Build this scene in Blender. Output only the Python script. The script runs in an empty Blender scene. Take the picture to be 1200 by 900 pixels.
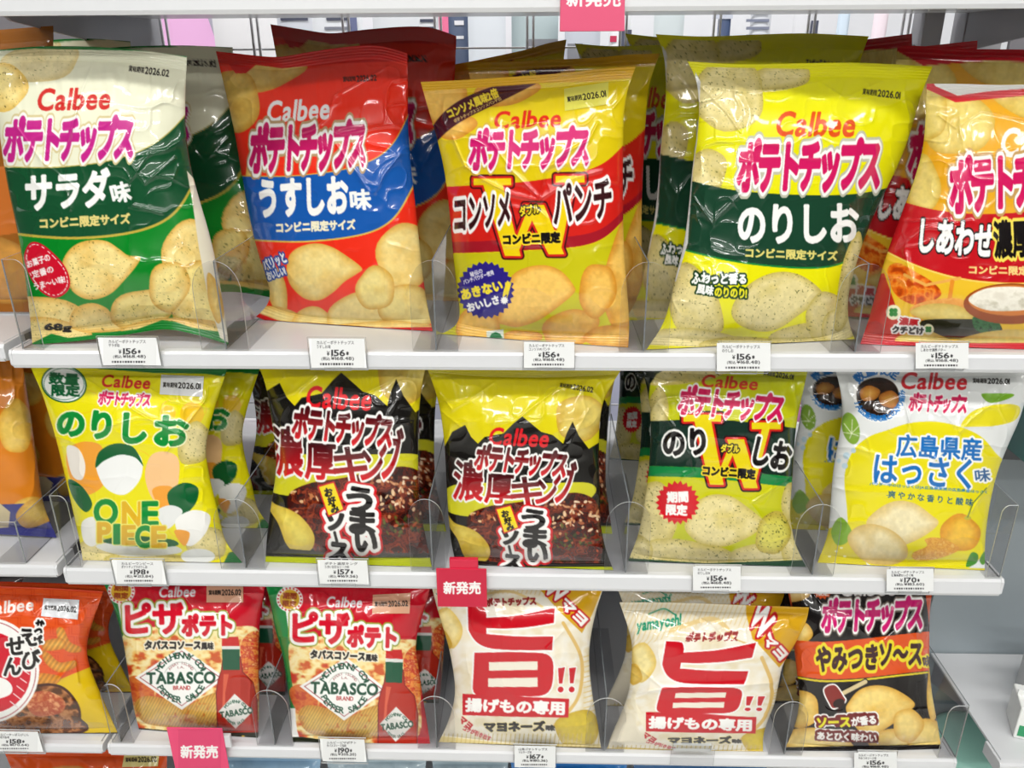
import bpy, math, numpy as np

# ------------------------------------------------------------------ camera, world, lights, exposure
SC = bpy.context.scene
COL = SC.collection
FPX = 950.0                                   # focal length in pixels of the 1200x900 frame
PITCH, ROLL, YAW = 0.3819, -0.0059, -0.0305
CAM = np.array([0.0075, -0.655, 0.2336])
_d = np.array([math.sin(YAW), math.cos(YAW), 0.0]); _r = np.array([math.cos(YAW), -math.sin(YAW), 0.0]); _u = np.array([0, 0, 1.0])
_d, _u = math.cos(PITCH)*_d - math.sin(PITCH)*_u, math.cos(PITCH)*_u + math.sin(PITCH)*_d
_r, _u = math.cos(ROLL)*_r + math.sin(ROLL)*_u, math.cos(ROLL)*_u - math.sin(ROLL)*_r
from mathutils import Matrix, Vector
cam = bpy.data.cameras.new('camera'); cam.sensor_width = 36.0; cam.lens = 36.0*FPX/1200.0; cam.clip_start = 0.02
camo = bpy.data.objects.new('camera', cam); COL.objects.link(camo); SC.camera = camo
camo.matrix_world = Matrix(((_r[0], _u[0], -_d[0], CAM[0]), (_r[1], _u[1], -_d[1], CAM[1]), (_r[2], _u[2], -_d[2], CAM[2]), (0, 0, 0, 1)))

SC.view_settings.view_transform = 'Standard'; SC.view_settings.look = 'None'
SC.view_settings.gamma = 1.0; SC.view_settings.use_curve_mapping = False
SC.view_settings.exposure = -0.08
SC.display_settings.display_device = 'sRGB'
world = bpy.data.worlds.new('world'); SC.world = world; world.use_nodes = True
world.node_tree.nodes['Background'].inputs[0].default_value = (0.93, 0.97, 1.0, 1)
world.node_tree.nodes['Background'].inputs[1].default_value = 0.02

def area_light(name, loc, sx, sy, watts, col=(1.0, 0.98, 0.95)):
    L = bpy.data.lights.new(name, 'AREA'); L.shape = 'RECTANGLE'; L.size = sx; L.size_y = sy; L.energy = watts; L.color = col
    o = bpy.data.objects.new(name, L); COL.objects.link(o); o.location = loc
    return o
CEIL = 1.52
LAMPS = [(-1.35, -0.95, 14), (0.05, -0.95, 14), (1.45, -0.95, 14), (-0.65, -2.3, 28), (0.75, -2.3, 28), (-1.35, -4.2, 34), (0.05, -4.2, 34), (1.45, -4.2, 34), (-0.7, 0.78, 20), (0.7, 0.78, 20)]
for i, (lx, ly, w) in enumerate(LAMPS):
    area_light('ceiling_lamp_glow', (lx, ly, CEIL-0.065), 1.2, 0.16, w)

# ------------------------------------------------------------------ rays through the fitted camera
def rays(p):
    p = np.asarray(p, float)
    return _r*((p[..., 0:1]-600)/FPX) - _u*((p[..., 1:2]-450)/FPX) + _d
def on_y(x, y, Y):
    v = rays((x, y)); t = (Y-CAM[1])/v[1]; return CAM + t*v
def on_z(x, y, z):
    v = rays((x, y)); t = (z-CAM[2])/v[2]; return CAM + t*v
Z0, Z1, Z2, Z3, Z4 = 0.2815, 0.0, -0.2254, -0.4509, -0.70     # tops of the shelf boards

# ------------------------------------------------------------------ materials
def lin(c):
    c = np.asarray(c, float)/255.0
    return np.where(c <= 0.04045, c/12.92, ((c+0.055)/1.055)**2.4)
MATS = {}
def mat(name, col, rough=0.5, metal=0.0, coat=0.0, noise=0.0, spec=0.5):
    if name in MATS: return MATS[name]
    m = bpy.data.materials.new(name); m.use_nodes = True; nt = m.node_tree; b = nt.nodes['Principled BSDF']
    l = lin(col); b.inputs['Base Color'].default_value = (*l, 1); b.inputs['Roughness'].default_value = rough
    b.inputs['Metallic'].default_value = metal; b.inputs['Coat Weight'].default_value = coat; b.inputs['Specular IOR Level'].default_value = spec
    if noise:
        n = nt.nodes.new('ShaderNodeTexNoise'); n.inputs['Scale'].default_value = 35
        tc = nt.nodes.new('ShaderNodeTexCoord'); nt.links.new(tc.outputs['Object'], n.inputs['Vector'])
        mx = nt.nodes.new('ShaderNodeMix'); mx.data_type = 'RGBA'
        mx.inputs['A'].default_value = (*l, 1); mx.inputs['B'].default_value = (*(l*(1-noise)), 1)
        nt.links.new(n.outputs['Fac'], mx.inputs['Factor']); nt.links.new(mx.outputs['Result'], b.inputs['Base Color'])
    MATS[name] = m; return m
def print_mat(name, rough, coat, coat_rough=0.06, spec=0.5):
    m = bpy.data.materials.new(name); m.use_nodes = True; nt = m.node_tree; b = nt.nodes['Principled BSDF']
    a = nt.nodes.new('ShaderNodeAttribute'); a.attribute_name = 'print'
    nt.links.new(a.outputs['Color'], b.inputs['Base Color'])
    n = nt.nodes.new('ShaderNodeTexNoise'); n.inputs['Scale'].default_value = 60
    tc = nt.nodes.new('ShaderNodeTexCoord'); nt.links.new(tc.outputs['Object'], n.inputs['Vector'])
    mr = nt.nodes.new('ShaderNodeMapRange'); mr.inputs['To Min'].default_value = rough*0.8; mr.inputs['To Max'].default_value = rough*1.25
    nt.links.new(n.outputs['Fac'], mr.inputs['Value']); nt.links.new(mr.outputs['Result'], b.inputs['Roughness'])
    b.inputs['Coat Weight'].default_value = coat; b.inputs['Coat Roughness'].default_value = coat_rough; b.inputs['Specular IOR Level'].default_value = spec
    MATS[name] = m; return m
FILM = print_mat('printed_glossy_film', 0.22, 0.75, 0.05, 0.22)
PAPER = print_mat('printed_card', 0.55, 0.0)
def clear_mat(name, tint, refl):
    m = bpy.data.materials.new(name); m.use_nodes = True; nt = m.node_tree; nt.nodes.clear()
    o = nt.nodes.new('ShaderNodeOutputMaterial'); t = nt.nodes.new('ShaderNodeBsdfTransparent'); g = nt.nodes.new('ShaderNodeBsdfGlossy')
    t.inputs[0].default_value = (*tint, 1); g.inputs['Roughness'].default_value = 0.04; g.inputs[0].default_value = (1, 1, 1, 1)
    f = nt.nodes.new('ShaderNodeFresnel'); f.inputs[0].default_value = 1.45
    ad = nt.nodes.new('ShaderNodeMath'); ad.operation = 'MULTIPLY_ADD'; ad.inputs[1].default_value = refl; ad.inputs[2].default_value = 0.0
    ge = nt.nodes.new('ShaderNodeNewGeometry'); fr = nt.nodes.new('ShaderNodeMath'); fr.operation = 'SUBTRACT'; fr.inputs[0].default_value = 1.0
    nt.links.new(ge.outputs['Backfacing'], fr.inputs[1]); fm = nt.nodes.new('ShaderNodeMath'); fm.operation = 'MULTIPLY'
    nt.links.new(f.outputs[0], fm.inputs[0]); nt.links.new(fr.outputs[0], fm.inputs[1]); nt.links.new(fm.outputs[0], ad.inputs[0])
    mx = nt.nodes.new('ShaderNodeMixShader'); nt.links.new(ad.outputs[0], mx.inputs[0]); nt.links.new(t.outputs[0], mx.inputs[1]); nt.links.new(g.outputs[0], mx.inputs[2])
    nt.links.new(mx.outputs[0], o.inputs[0]); MATS[name] = m; return m
ACRYL = clear_mat('smoky_clear_plastic', (0.925, 0.925, 0.93), 0.8)
ACEDGE = mat('plastic_cut_edge', (120, 125, 128), 0.25)
CLEAR = clear_mat('clear_plastic', (0.95, 0.95, 0.95), 1.0)
WHITE = mat('white_enamel', (206, 208, 211), 0.34, coat=0.2, noise=0.03)
GREY = mat('grey_enamel', (150, 150, 156), 0.5, noise=0.06)
STEEL = mat('white_wire', (205, 206, 212), 0.35)

# ------------------------------------------------------------------ objects
def tag(o, label=None, cat=None, group=None, kind=None):
    if label: o['label'] = label
    if cat: o['category'] = cat
    if group: o['group'] = group
    if kind: o['kind'] = kind
    return o
def empty(name, loc, label=None, cat=None, group=None, kind=None):
    o = bpy.data.objects.new(name, None); COL.objects.link(o); o.location = loc; o.empty_display_size = 0.02
    return tag(o, label, cat, group, kind)
def link(name, me, parent=None):
    o = bpy.data.objects.new(name, me); COL.objects.link(o)
    if parent is not None: o.parent = parent
    return o
def mesh_raw(name, V, F4, mats, colors=None, smooth=True, mi=None):
    """V (n,3); F4 (m,4) int quads (or list of arrays of any length)"""
    me = bpy.data.meshes.new(name)
    V = np.ascontiguousarray(V, np.float32)
    if isinstance(F4, np.ndarray):
        m, k = F4.shape
        me.vertices.add(len(V)); me.vertices.foreach_set('co', V.ravel())
        me.loops.add(m*k); me.loops.foreach_set('vertex_index', np.ascontiguousarray(F4, np.int32).ravel())
        me.polygons.add(m); me.polygons.foreach_set('loop_start', np.arange(0, m*k, k, dtype=np.int32))
        me.polygons.foreach_set('loop_total', np.full(m, k, np.int32))
        me.update(calc_edges=True)
    else:
        me.from_pydata([tuple(map(float, v)) for v in V], [], [tuple(int(i) for i in f) for f in F4])
    for x in (mats if isinstance(mats, (list, tuple)) else [mats]): me.materials.append(x)
    if smooth: me.polygons.foreach_set('use_smooth', np.ones(len(me.polygons), bool))
    if mi is not None: me.polygons.foreach_set('material_index', np.asarray(mi, np.int32))
    if colors is not None:
        a = me.color_attributes.new('print', 'FLOAT_COLOR', 'POINT')
        c = np.ones((len(V), 4), np.float32); c[:, :3] = colors; a.data.foreach_set('color', c.ravel())
    me.update(); return me
class MB:
    """collects boxes, prisms and rods into one mesh"""
    def __init__(s): s.V = []; s.F = []; s.M = []
    def add(s, V, F, m=0):
        b = len(s.V); s.V += [tuple(v) for v in V]; s.F += [tuple(i+b for i in f) for f in F]; s.M += [m]*len(F); return s
    def box(s, a, b, m=0):
        x0, y0, z0 = a; x1, y1, z1 = b
        return s.add([(x0, y0, z0), (x1, y0, z0), (x1, y1, z0), (x0, y1, z0), (x0, y0, z1), (x1, y0, z1), (x1, y1, z1), (x0, y1, z1)],
                     [(3, 2, 1, 0), (4, 5, 6, 7), (0, 1, 5, 4), (1, 2, 6, 5), (2, 3, 7, 6), (3, 0, 4, 7)], m)
    def prism(s, pts, off, m=0, me=None):
        """polygon (3d points, planar) extruded by off; me = material of the rim"""
        n = len(pts); P = [np.array(p, float) for p in pts]; off = np.array(off, float)
        V = P + [p+off for p in P]; b = len(s.V)
        s.add(V, [tuple(range(n-1, -1, -1)), tuple(range(n, 2*n))], m)
        F = [(i, (i+1) % n, n+(i+1) % n, n+i) for i in range(n)]
        s.F += [tuple(i+b for i in f) for f in F]; s.M += [m if me is None else me]*n
        return s
    def rod(s, a, b, r, m=0, n=8):
        a = np.array(a, float); b = np.array(b, float); d = b-a; d /= np.linalg.norm(d)
        x = np.cross(d, (0, 0, 1.0) if abs(d[2]) < 0.9 else (1.0, 0, 0)); x /= np.linalg.norm(x); y = np.cross(d, x)
        V = []
        for c in (a, b):
            for k in range(n):
                t = 2*math.pi*k/n; V.append(c + r*(math.cos(t)*x + math.sin(t)*y))
        F = [(k, (k+1) % n, n+(k+1) % n, n+k) for k in range(n)] + [tuple(range(n-1, -1, -1)), tuple(range(n, 2*n))]
        return s.add(V, F, m)
    def build(s, name, mats, parent=None, origin=(0, 0, 0), bevel=0.0, smooth=False, seg=2):
        V = np.array(s.V)-np.array(origin)
        me = mesh_raw(name, V, s.F, mats, smooth=smooth, mi=s.M)
        import bmesh
        bm = bmesh.new(); bm.from_mesh(me); bmesh.ops.recalc_face_normals(bm, faces=bm.faces); bm.to_mesh(me); bm.free()
        o = link(name, me, parent)
        if bevel:
            b = o.modifiers.new('bevel', 'BEVEL'); b.width = bevel; b.segments = seg; b.limit_method = 'ANGLE'; b.angle_limit = math.radians(40)
        return o

# ------------------------------------------------------------------ noise
_rng = np.random.RandomState(5); _LAT = _rng.rand(256, 256)
def vnoise(x, y):
    xi = np.floor(x).astype(int); yi = np.floor(y).astype(int); fx = x-xi; fy = y-yi
    fx = fx*fx*fx*(fx*(fx*6-15)+10); fy = fy*fy*fy*(fy*(fy*6-15)+10)
    a = _LAT[xi % 256, yi % 256]; b = _LAT[(xi+1) % 256, yi % 256]; c = _LAT[xi % 256, (yi+1) % 256]; d = _LAT[(xi+1) % 256, (yi+1) % 256]
    return (a*(1-fx)+b*fx)*(1-fy) + (c*(1-fx)+d*fx)*fy
def fbm(x, y, o=3):
    s = 0; a = 0.5; t = 0
    for k in range(o):
        s = s + a*vnoise(x*2**k+17.3*k, y*2**k+9.1*k); t += a; a *= 0.5
    return s/t

# ------------------------------------------------------------------ lettering: exact distance fields of glyph outlines
GN = 72; GLO, GHI = -0.22, 1.2
GLYPH = {}
def glyph(ch):
    if ch in GLYPH: return GLYPH[ch]
    c = bpy.data.curves.new('glyph', 'FONT'); c.body = ch; c.size = 1.0; c.resolution_u = 4
    o = bpy.data.objects.new('glyph', c); COL.objects.link(o)
    dg = bpy.context.evaluated_depsgraph_get()
    me = bpy.data.meshes.new_from_object(o.evaluated_get(dg))
    n = len(me.vertices); co = np.zeros(n*3); me.vertices.foreach_get('co', co); co = co.reshape(-1, 3)[:, :2]
    cnt = {}
    for p in me.polygons:
        vs = list(p.vertices)
        for i in range(len(vs)):
            k = tuple(sorted((vs[i], vs[(i+1) % len(vs)]))); cnt[k] = cnt.get(k, 0)+1
    E = np.array([k for k, v in cnt.items() if v == 1])
    bpy.data.objects.remove(o); bpy.data.meshes.remove(me); bpy.data.curves.remove(c)
    if n == 0 or len(E) == 0: GLYPH[ch] = None; return None
    A = co[E[:, 0]]; B = co[E[:, 1]]
    g = np.linspace(GLO, GHI, GN); X, Y = np.meshgrid(g, g); P = np.stack([X.ravel(), Y.ravel()], 1)
    sd = seg_sdf(P, A, B).reshape(GN, GN)
    GLYPH[ch] = (sd, co[:, 0].min(), co[:, 0].max(), co[:, 1].min(), co[:, 1].max()); return GLYPH[ch]
def seg_sdf(P, A, B):
    """signed distance (negative inside, even-odd) of points to a set of closed segments"""
    best = np.full(len(P), 1e9); ins = np.zeros(len(P), bool)
    for a, b in zip(A, B):
        ab = b-a; L = ab@ab
        if L < 1e-14: continue
        t = np.clip(((P-a)@ab)/L, 0, 1); d = P-a-t[:, None]*ab
        best = np.minimum(best, d[:, 0]**2+d[:, 1]**2)
        if a[1] != b[1]:
            m = (a[1] > P[:, 1]) != (b[1] > P[:, 1])
            xx = a[0]+(P[:, 1]-a[1])*(b[0]-a[0])/(b[1]-a[1])
            ins ^= m & (P[:, 0] < xx)
    best = np.sqrt(best); return np.where(ins, -best, best)
def smooth_closed(pts, n=6):
    P = np.array(pts, float); N = len(P); out = []
    for i in range(N):
        p0, p1, p2, p3 = P[i-1], P[i], P[(i+1) % N], P[(i+2) % N]
        for k in range(n):
            t = k/n; out.append(0.5*((2*p1)+(-p0+p2)*t+(2*p0-5*p1+4*p2-p3)*t*t+(-p0+3*p1-3*p2+p3)*t**3))
    return np.array(out)
def curve(pts, n=120):
    """smoothed open polyline"""
    P = np.array(pts, float)
    d = np.r_[0, np.cumsum(np.hypot(*np.diff(P, axis=0).T))]; t = np.linspace(0, d[-1], n)
    Q = np.stack([np.interp(t, d, P[:, 0]), np.interp(t, d, P[:, 1])], 1)
    k = max(1, n//(len(P)*3)); 
    for _ in range(3):
        pad = np.r_[np.repeat(Q[:1], k, 0)*2-Q[k:0:-1], Q, 2*np.repeat(Q[-1:], k, 0)-Q[-2:-k-2:-1]]
        ker = np.ones(2*k+1)/(2*k+1)
        Q = np.stack([np.convolve(pad[:, i], ker, 'valid') for i in (0, 1)], 1)
    Q[0] = P[0]; Q[-1] = P[-1]
    return Q
def is_latin(ch): return ord(ch) < 0x2000 and ch not in '〜'

class Canvas:
    """a printed design, drawn in the coordinates of the 1200x900 frame where its bag stands"""
    def __init__(s, x0, y0, x1, y1, S=2.0, base=(255, 255, 255)):
        s.x0, s.y0, s.S = x0, y0, S; s.w = int((x1-x0)*S); s.h = int((y1-y0)*S)
        s.im = np.empty((s.h, s.w, 3)); s.im[:] = base
        s.gx = x0+(np.arange(s.w)+0.5)/S; s.gy = y0+(np.arange(s.h)+0.5)/S
    def win(s, xa, ya, xb, yb):
        i0 = max(0, int((xa-s.x0)*s.S)); i1 = min(s.w, int((xb-s.x0)*s.S)+2); j0 = max(0, int((ya-s.y0)*s.S)); j1 = min(s.h, int((yb-s.y0)*s.S)+2)
        if i1 <= i0 or j1 <= j0: return None
        X, Y = np.meshgrid(s.gx[i0:i1], s.gy[j0:j1]); return (slice(j0, j1), slice(i0, i1)), X, Y
    def blend(s, sl, a, col):
        a = np.clip(a, 0, 1)[..., None]; col = np.asarray(col, float)
        s.im[sl] = s.im[sl]*(1-a)+col*a
    def cov(s, sd, soft=1.0): return np.clip(0.5-sd*s.S/soft, 0, 1)
    def _poly_sd(s, P, pad=2):
        P = np.asarray(P, float); lo = P.min(0)-pad; hi = P.max(0)+pad
        w = s.win(lo[0], lo[1], hi[0], hi[1])
        if w is None: return None
        sl, X, Y = w; pts = np.stack([X.ravel(), Y.ravel()], 1)
        return sl, X, Y, seg_sdf(pts, P, np.roll(P, -1, 0)).reshape(X.shape)
    def poly(s, P, col, smooth=False, line=None, op=1.0, grow=0.0, soft=1.0):
        if smooth: P = smooth_closed(P)
        r = s._poly_sd(P, 3+grow+(line[0] if line else 0)+soft)
        if r is None: return
        sl, X, Y, sd = r
        if line: s.blend(sl, s.cov(sd-line[0]), line[1])
        s.blend(sl, s.cov(sd-grow, soft)*op, col)
    def ell(s, cx, cy, rx, ry, col, rot=0, **k):
        t = np.linspace(0, 2*math.pi, 36, endpoint=False); c, q = math.cos(math.radians(rot)), math.sin(math.radians(rot))
        x = rx*np.cos(t); y = ry*np.sin(t); s.poly(np.stack([cx+x*c-y*q, cy+x*q+y*c], 1), col, **k)
    def ring(s, cx, cy, rx, ry, w, col, a0=0, a1=360):
        t = np.radians(np.linspace(a0, a1, 60)); s.stroke(np.stack([cx+rx*np.cos(t), cy+ry*np.sin(t)], 1), w, col)
    def stroke(s, P, w, col, line=None, op=1.0, dash=None):
        P = np.asarray(P, float); pad = w+3+(line[0] if line else 0); lo = P.min(0)-pad; hi = P.max(0)+pad
        r = s.win(lo[0], lo[1], hi[0], hi[1])
        if r is None: return
        sl, X, Y = r; d = np.full(X.shape, 1e9); L = 0
        for i, (a, b) in enumerate(zip(P[:-1], P[1:])):
            ab = b-a; q = ab@ab
            if q < 1e-12: continue
            ln = math.sqrt(q)
            if dash and (int(L/dash) % 2): L += ln; continue
            L += ln
            t = np.clip(((X-a[0])*ab[0]+(Y-a[1])*ab[1])/q, 0, 1)
            d = np.minimum(d, (X-a[0]-t*ab[0])**2+(Y-a[1]-t*ab[1])**2)
        sd = np.sqrt(d)-w/2
        if line: s.blend(sl, s.cov(sd-line[0]), line[1])
        s.blend(sl, s.cov(sd)*op, col)
    def chip(s, P, core=(235, 212, 130), edge=(205, 150, 60), speck=0, smooth=True, seed=0, ew=9, spc=(60, 70, 20), ridge=None, brown=0.0):
        if smooth: P = smooth_closed(P)
        r = s._poly_sd(P)
        if r is None: return
        sl, X, Y, sd = r
        t = np.clip(-sd/ew, 0, 1)**0.8
        n = fbm(X*0.045+seed*7.7, Y*0.045+seed*3.1, 3); n2 = fbm(X*0.25+seed, Y*0.25+5, 2)
        t = np.clip(t*(0.30+1.35*n), 0, 1)[..., None]
        c = np.asarray(edge, float)*(1-t)+np.asarray(core, float)*t
        c = c*(0.95+0.10*n2[..., None])
        if ridge: c = c*(0.9+0.1*np.sin((X*math.cos(ridge[0])+Y*math.sin(ridge[0]))*2*math.pi/ridge[1]))[..., None]
        if brown:
            b = np.clip((fbm(X*0.16+seed*2, Y*0.16, 2)-(1-brown))*7, 0, 1)[..., None]*0.7; c = c*(1-b)+np.array((190, 90, 25.))*b
        a = s.cov(sd, 1.5)
        s.blend(sl, a, c)
        if speck:
            h = vnoise(X*0.62+seed*13, Y*0.62+seed*5)*0.75+vnoise(X*1.3, Y*1.3+seed)*0.25
            s.blend(sl, a*np.clip((h-(1-speck))*14, 0, 1)*0.85, spc)
    def chipe(s, cx, cy, rx, ry, rot=0, **k):
        t = np.linspace(0, 2*math.pi, 30, endpoint=False); c, q = math.cos(math.radians(rot)), math.sin(math.radians(rot))
        rr = 1+0.04*np.sin(3*t+cx)+0.03*np.sin(5*t+cy)
        x = rx*np.cos(t)*rr; y = ry*np.sin(t)*rr; s.chip(np.stack([cx+x*c-y*q, cy+x*q+y*c], 1), smooth=False, **k)
    def food(s, P, pal, scale=0.12, seed=0, smooth=True, op=1.0, line=None):
        if smooth: P = smooth_closed(P)
        r = s._poly_sd(P, 4)
        if r is None: return
        sl, X, Y, sd = r
        if line: s.blend(sl, s.cov(sd-line[0]), line[1])
        f = fbm(X*scale+seed*11, Y*scale*1.3+seed*5, 4); f = (f-0.25)/0.5
        ks = np.linspace(0, 1, len(pal)); pal = np.asarray(pal, float)
        c = np.stack([np.interp(f, ks, pal[:, i]) for i in range(3)], -1)
        s.blend(sl, s.cov(sd, 1.5)*op, c)
    def burst(s, cx, cy, r, n, col, depth=0.14, ry=None, line=None):
        ry = ry or r; P = []
        for k in range(2*n):
            q = 1 if k % 2 == 0 else 1-depth; t = math.pi*k/n; P.append((cx+r*q*math.cos(t), cy+ry*q*math.sin(t)))
        s.poly(P, col, line=line)
    def band(s, up, lo, col, **k):
        P = np.r_[curve(up, 60), curve(lo, 60)[::-1]]; s.poly(P, col, **k)
    def line(s, pts, w, col): s.stroke(curve(pts, 50), w, col)
    def text(s, st, x0, y0, x1, y1, h, fill, out=(), bold=0.0, slant=0.0, fill2=None, h1=None, gap=0.0, serif=False):
        """lettering fitted to a strip: middle line (x0,y0)-(x1,y1), height h (h1 at the right end)"""
        G = []; x = 0.0
        for ch in st:
            if ch == ' ': x += 0.35; continue
            g = glyph(ch)
            if g is None: x += 0.5; continue
            if is_latin(ch): G.append((g, x-g[1])); x += g[2]-g[1]+0.095+gap
            else: G.append((g, x)); x += 1.0+gap
        if not G: return
        xa = min(o+g[1] for g, o in G); xb = max(o+g[2] for g, o in G); ya = min(g[3] for g, o in G); yb = max(g[4] for g, o in G)
        if not is_latin(st[0]) and len(st) > 1: ya = min(ya, -0.07); yb = max(yb, 0.8)
        p0 = np.array((x0, y0), float); ax = np.array((x1-x0, y1-y0), float); W = np.hypot(*ax); ax /= W; up = np.array((ax[1], -ax[0]))
        h1 = h1 or h; mo = max([o[0] for o in out] or [0])+bold+2
        cs = np.array([p0+ax*t*W+up*q*hh*0.5 for t, hh in ((0, h), (1, h1)) for q in (-1, 1)]+[p0+ax*W+up*h1*.5+ax*abs(slant)*h, p0-ax*abs(slant)*h-up*h*.5])
        lo = cs.min(0)-mo; hi = cs.max(0)+mo; w = s.win(lo[0], lo[1], hi[0], hi[1])
        if w is None: return
        sl, X, Y = w; dx = X-p0[0]; dy = Y-p0[1]
        a = dx*ax[0]+dy*ax[1]; b = dx*up[0]+dy*up[1]
        hh = h+(h1-h)*np.clip(a/W, 0, 1); a = a-slant*b
        ex = xa+a/W*(xb-xa); ey = ya+(b/hh+0.5)*(yb-ya)
        kx = W/(xb-xa); ky = 0.5*(h+h1)/(yb-ya); k = math.sqrt(kx*ky)
        sd = np.full(X.shape, 9.0); st_ = (GHI-GLO)/(GN-1)
        for g, o in G:
            u = (ex-o-GLO)/st_; v = (ey-GLO)/st_
            m = (u > 0) & (u < GN-1.001) & (v > 0) & (v < GN-1.001)
            if not m.any(): continue
            uu = u[m]; vv = v[m]; i = uu.astype(int); j = vv.astype(int); fu = uu-i; fv = vv-j; S_ = g[0]
            q = (S_[j, i]*(1-fu)+S_[j, i+1]*fu)*(1-fv)+(S_[j+1, i]*(1-fu)+S_[j+1, i+1]*fu)*fv
            sd[m] = np.minimum(sd[m], q)
        sd = sd*k-bold
        for ow, oc in out: s.blend(sl, s.cov(sd-ow), oc)
        if fill2 is not None:
            t = np.clip(b/hh+0.5, 0, 1)[..., None]; fill = np.asarray(fill2, float)*(1-t)+np.asarray(fill, float)*t
        s.blend(sl, s.cov(sd), fill)
    def arc(s, st, cx, cy, r, a0, a1, h, col, out=(), bold=0.0, inward=False, ry=None):
        """letters along an arc, angles in degrees (0 = right, 90 = up)"""
        ry = ry or r; n = len(st)
        for i, ch in enumerate(st):
            if ch == ' ': continue
            t = math.radians(a0+(a1-a0)*(i+0.5)/n); x, y = cx+r*math.cos(t), cy-ry*math.sin(t)
            tx, ty = (math.sin(t), math.cos(t)) if not inward else (-math.sin(t), -math.cos(t))
            g = glyph(ch); wd = h*(min(1.0, (g[2]-g[1])/max(0.3, g[4]-g[3])))*0.5 if g else h*.4
            s.text(ch, x-tx*wd, y-ty*wd, x+tx*wd, y+ty*wd, h, col, out=out, bold=bold)
    def noise(s, amp, scale=0.05):
        X, Y = np.meshgrid(s.gx, s.gy); s.im *= (1+amp*(fbm(X*scale, Y*scale, 3)-0.5))[..., None]
    def sample(s, P):
        u = np.clip((P[..., 0]-s.x0)*s.S-0.5, 0, s.w-1.001); v = np.clip((P[..., 1]-s.y0)*s.S-0.5, 0, s.h-1.001)
        i = u.astype(int); j = v.astype(int); fu = (u-i)[..., None]; fv = (v-j)[..., None]; im = s.im
        c = (im[j, i]*(1-fu)+im[j, i+1]*fu)*(1-fv)+(im[j+1, i]*(1-fu)+im[j+1, i+1]*fu)*fv
        return lin(np.clip(c, 0, 255))*0.90
# ------------------------------------------------------------------ the setting
def shelf(z, x0, x1, y0, y1, lip, label, origin_name='store_shelf', group=None, endcap=True):
    """steel shelf board with a white price rail along its front edge"""
    cx = (x0+x1)/2; root = empty(origin_name, (cx, y0, z), label, 'shelf', group)
    O = (cx, y0, z)
    MB().box((x0+0.004, y0+0.004, z-0.0035), (x1-0.004, y1, z)).build('shelf_board', WHITE, root, O, 0.0008)
    # price rail: rounded profile extruded along x
    pr = [(0.0045, 0.0), (0.0005, -0.0008), (-0.0012, -0.003), (-0.0022, -lip+0.003), (-0.001, -lip), (0.0045, -lip), (0.0045, -lip+0.002), (0.0015, -lip+0.003), (0.0015, -0.004), (0.0045, -0.003)]
    m = MB(); m.prism([(x0+0.002, y0+a, z+b) for a, b in pr], (x1-x0-0.004, 0, 0)); m.build('price_rail', WHITE, root, O)
    for xe, dx in ((x0, 0.003), (x1-0.003, 0.003)):
        m = MB(); m.prism([(xe, y0+a, z+b) for a, b in [(0.03, 0.0), (0.0, 0.0), (-0.002, -0.003), (-0.002, -lip+0.003), (0.001, -lip), (0.03, -lip)]], (dx, 0, 0))
        m.build('end_cap', WHITE, root, O, 0.0006)
    for xe in (x0+0.012, x1-0.015):
        b = MB(); b.prism([(xe, y1, z-0.0035), (xe, y0+0.06, z-0.0035), (xe, y0+0.09, z-0.016), (xe, y1, z-0.045)], (0.0025, 0, 0))
        b.build('bracket', GREY, root, O)
    return root
YB = 0.36
GS = 'shelves of the middle unit'
shelf(Z0, -0.452, 0.502, -0.004, YB-0.004, 0.0165, 'white steel shelf across the very top of the picture', group=GS)
shelf(Z1, -0.452, 0.452, 0.0, YB-0.004, 0.0163, 'white steel shelf carrying the row of five largest chip bags', group=GS)
shelf(Z2, -0.452, 0.452, 0.0, YB-0.004, 0.0185, 'white steel shelf carrying the row with the white citrus chip bag', group=GS)
shelf(Z3, -0.452, 0.452, 0.0, YB-0.004, 0.0150, 'white steel shelf carrying the two pizza chip bags', group=GS)
shelf(Z4, -0.452, 0.452, 0.0, YB-0.004, 0.0150, 'lowest white steel shelf, under the row with pizza chip bags', group=GS)
GL = 'shelves of the unit to the left'
shelf(Z1+0.004, -1.36, -0.4575, 0.004, YB-0.004, 0.016, 'white shelf of the left unit, beside the green salad chip bag', group=GL)
shelf(Z2+0.003, -1.36, -0.4575, 0.0, YB-0.004, 0.0135, 'white shelf of the left unit under the orange bags', group=GL)
shelf(Z3-0.001, -1.36, -0.4575, 0.0, YB-0.004, 0.0120, 'white shelf of the left unit under the orange shrimp snack bag', group=GL)
shelf(Z4, -1.36, -0.4575, 0.0, YB-0.004, 0.0120, 'lowest white shelf of the left unit', group=GL)
GR = 'shelves of the unit to the right'
shelf(Z1-0.130, 0.497, 1.4, 0.0, 0.150, 0.016, 'white shelf of the right unit holding a dark teal carton', group=GR)
shelf(Z3-0.004, 0.497, 1.4, 0.0, 0.170, 0.016, 'white shelf of the right unit holding the small white cartons', group=GR)
shelf(Z4-0.02, 0.497, 1.4, 0.0, 0.170, 0.016, 'white shelf of the right unit under the green tubs', group=GR)

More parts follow.
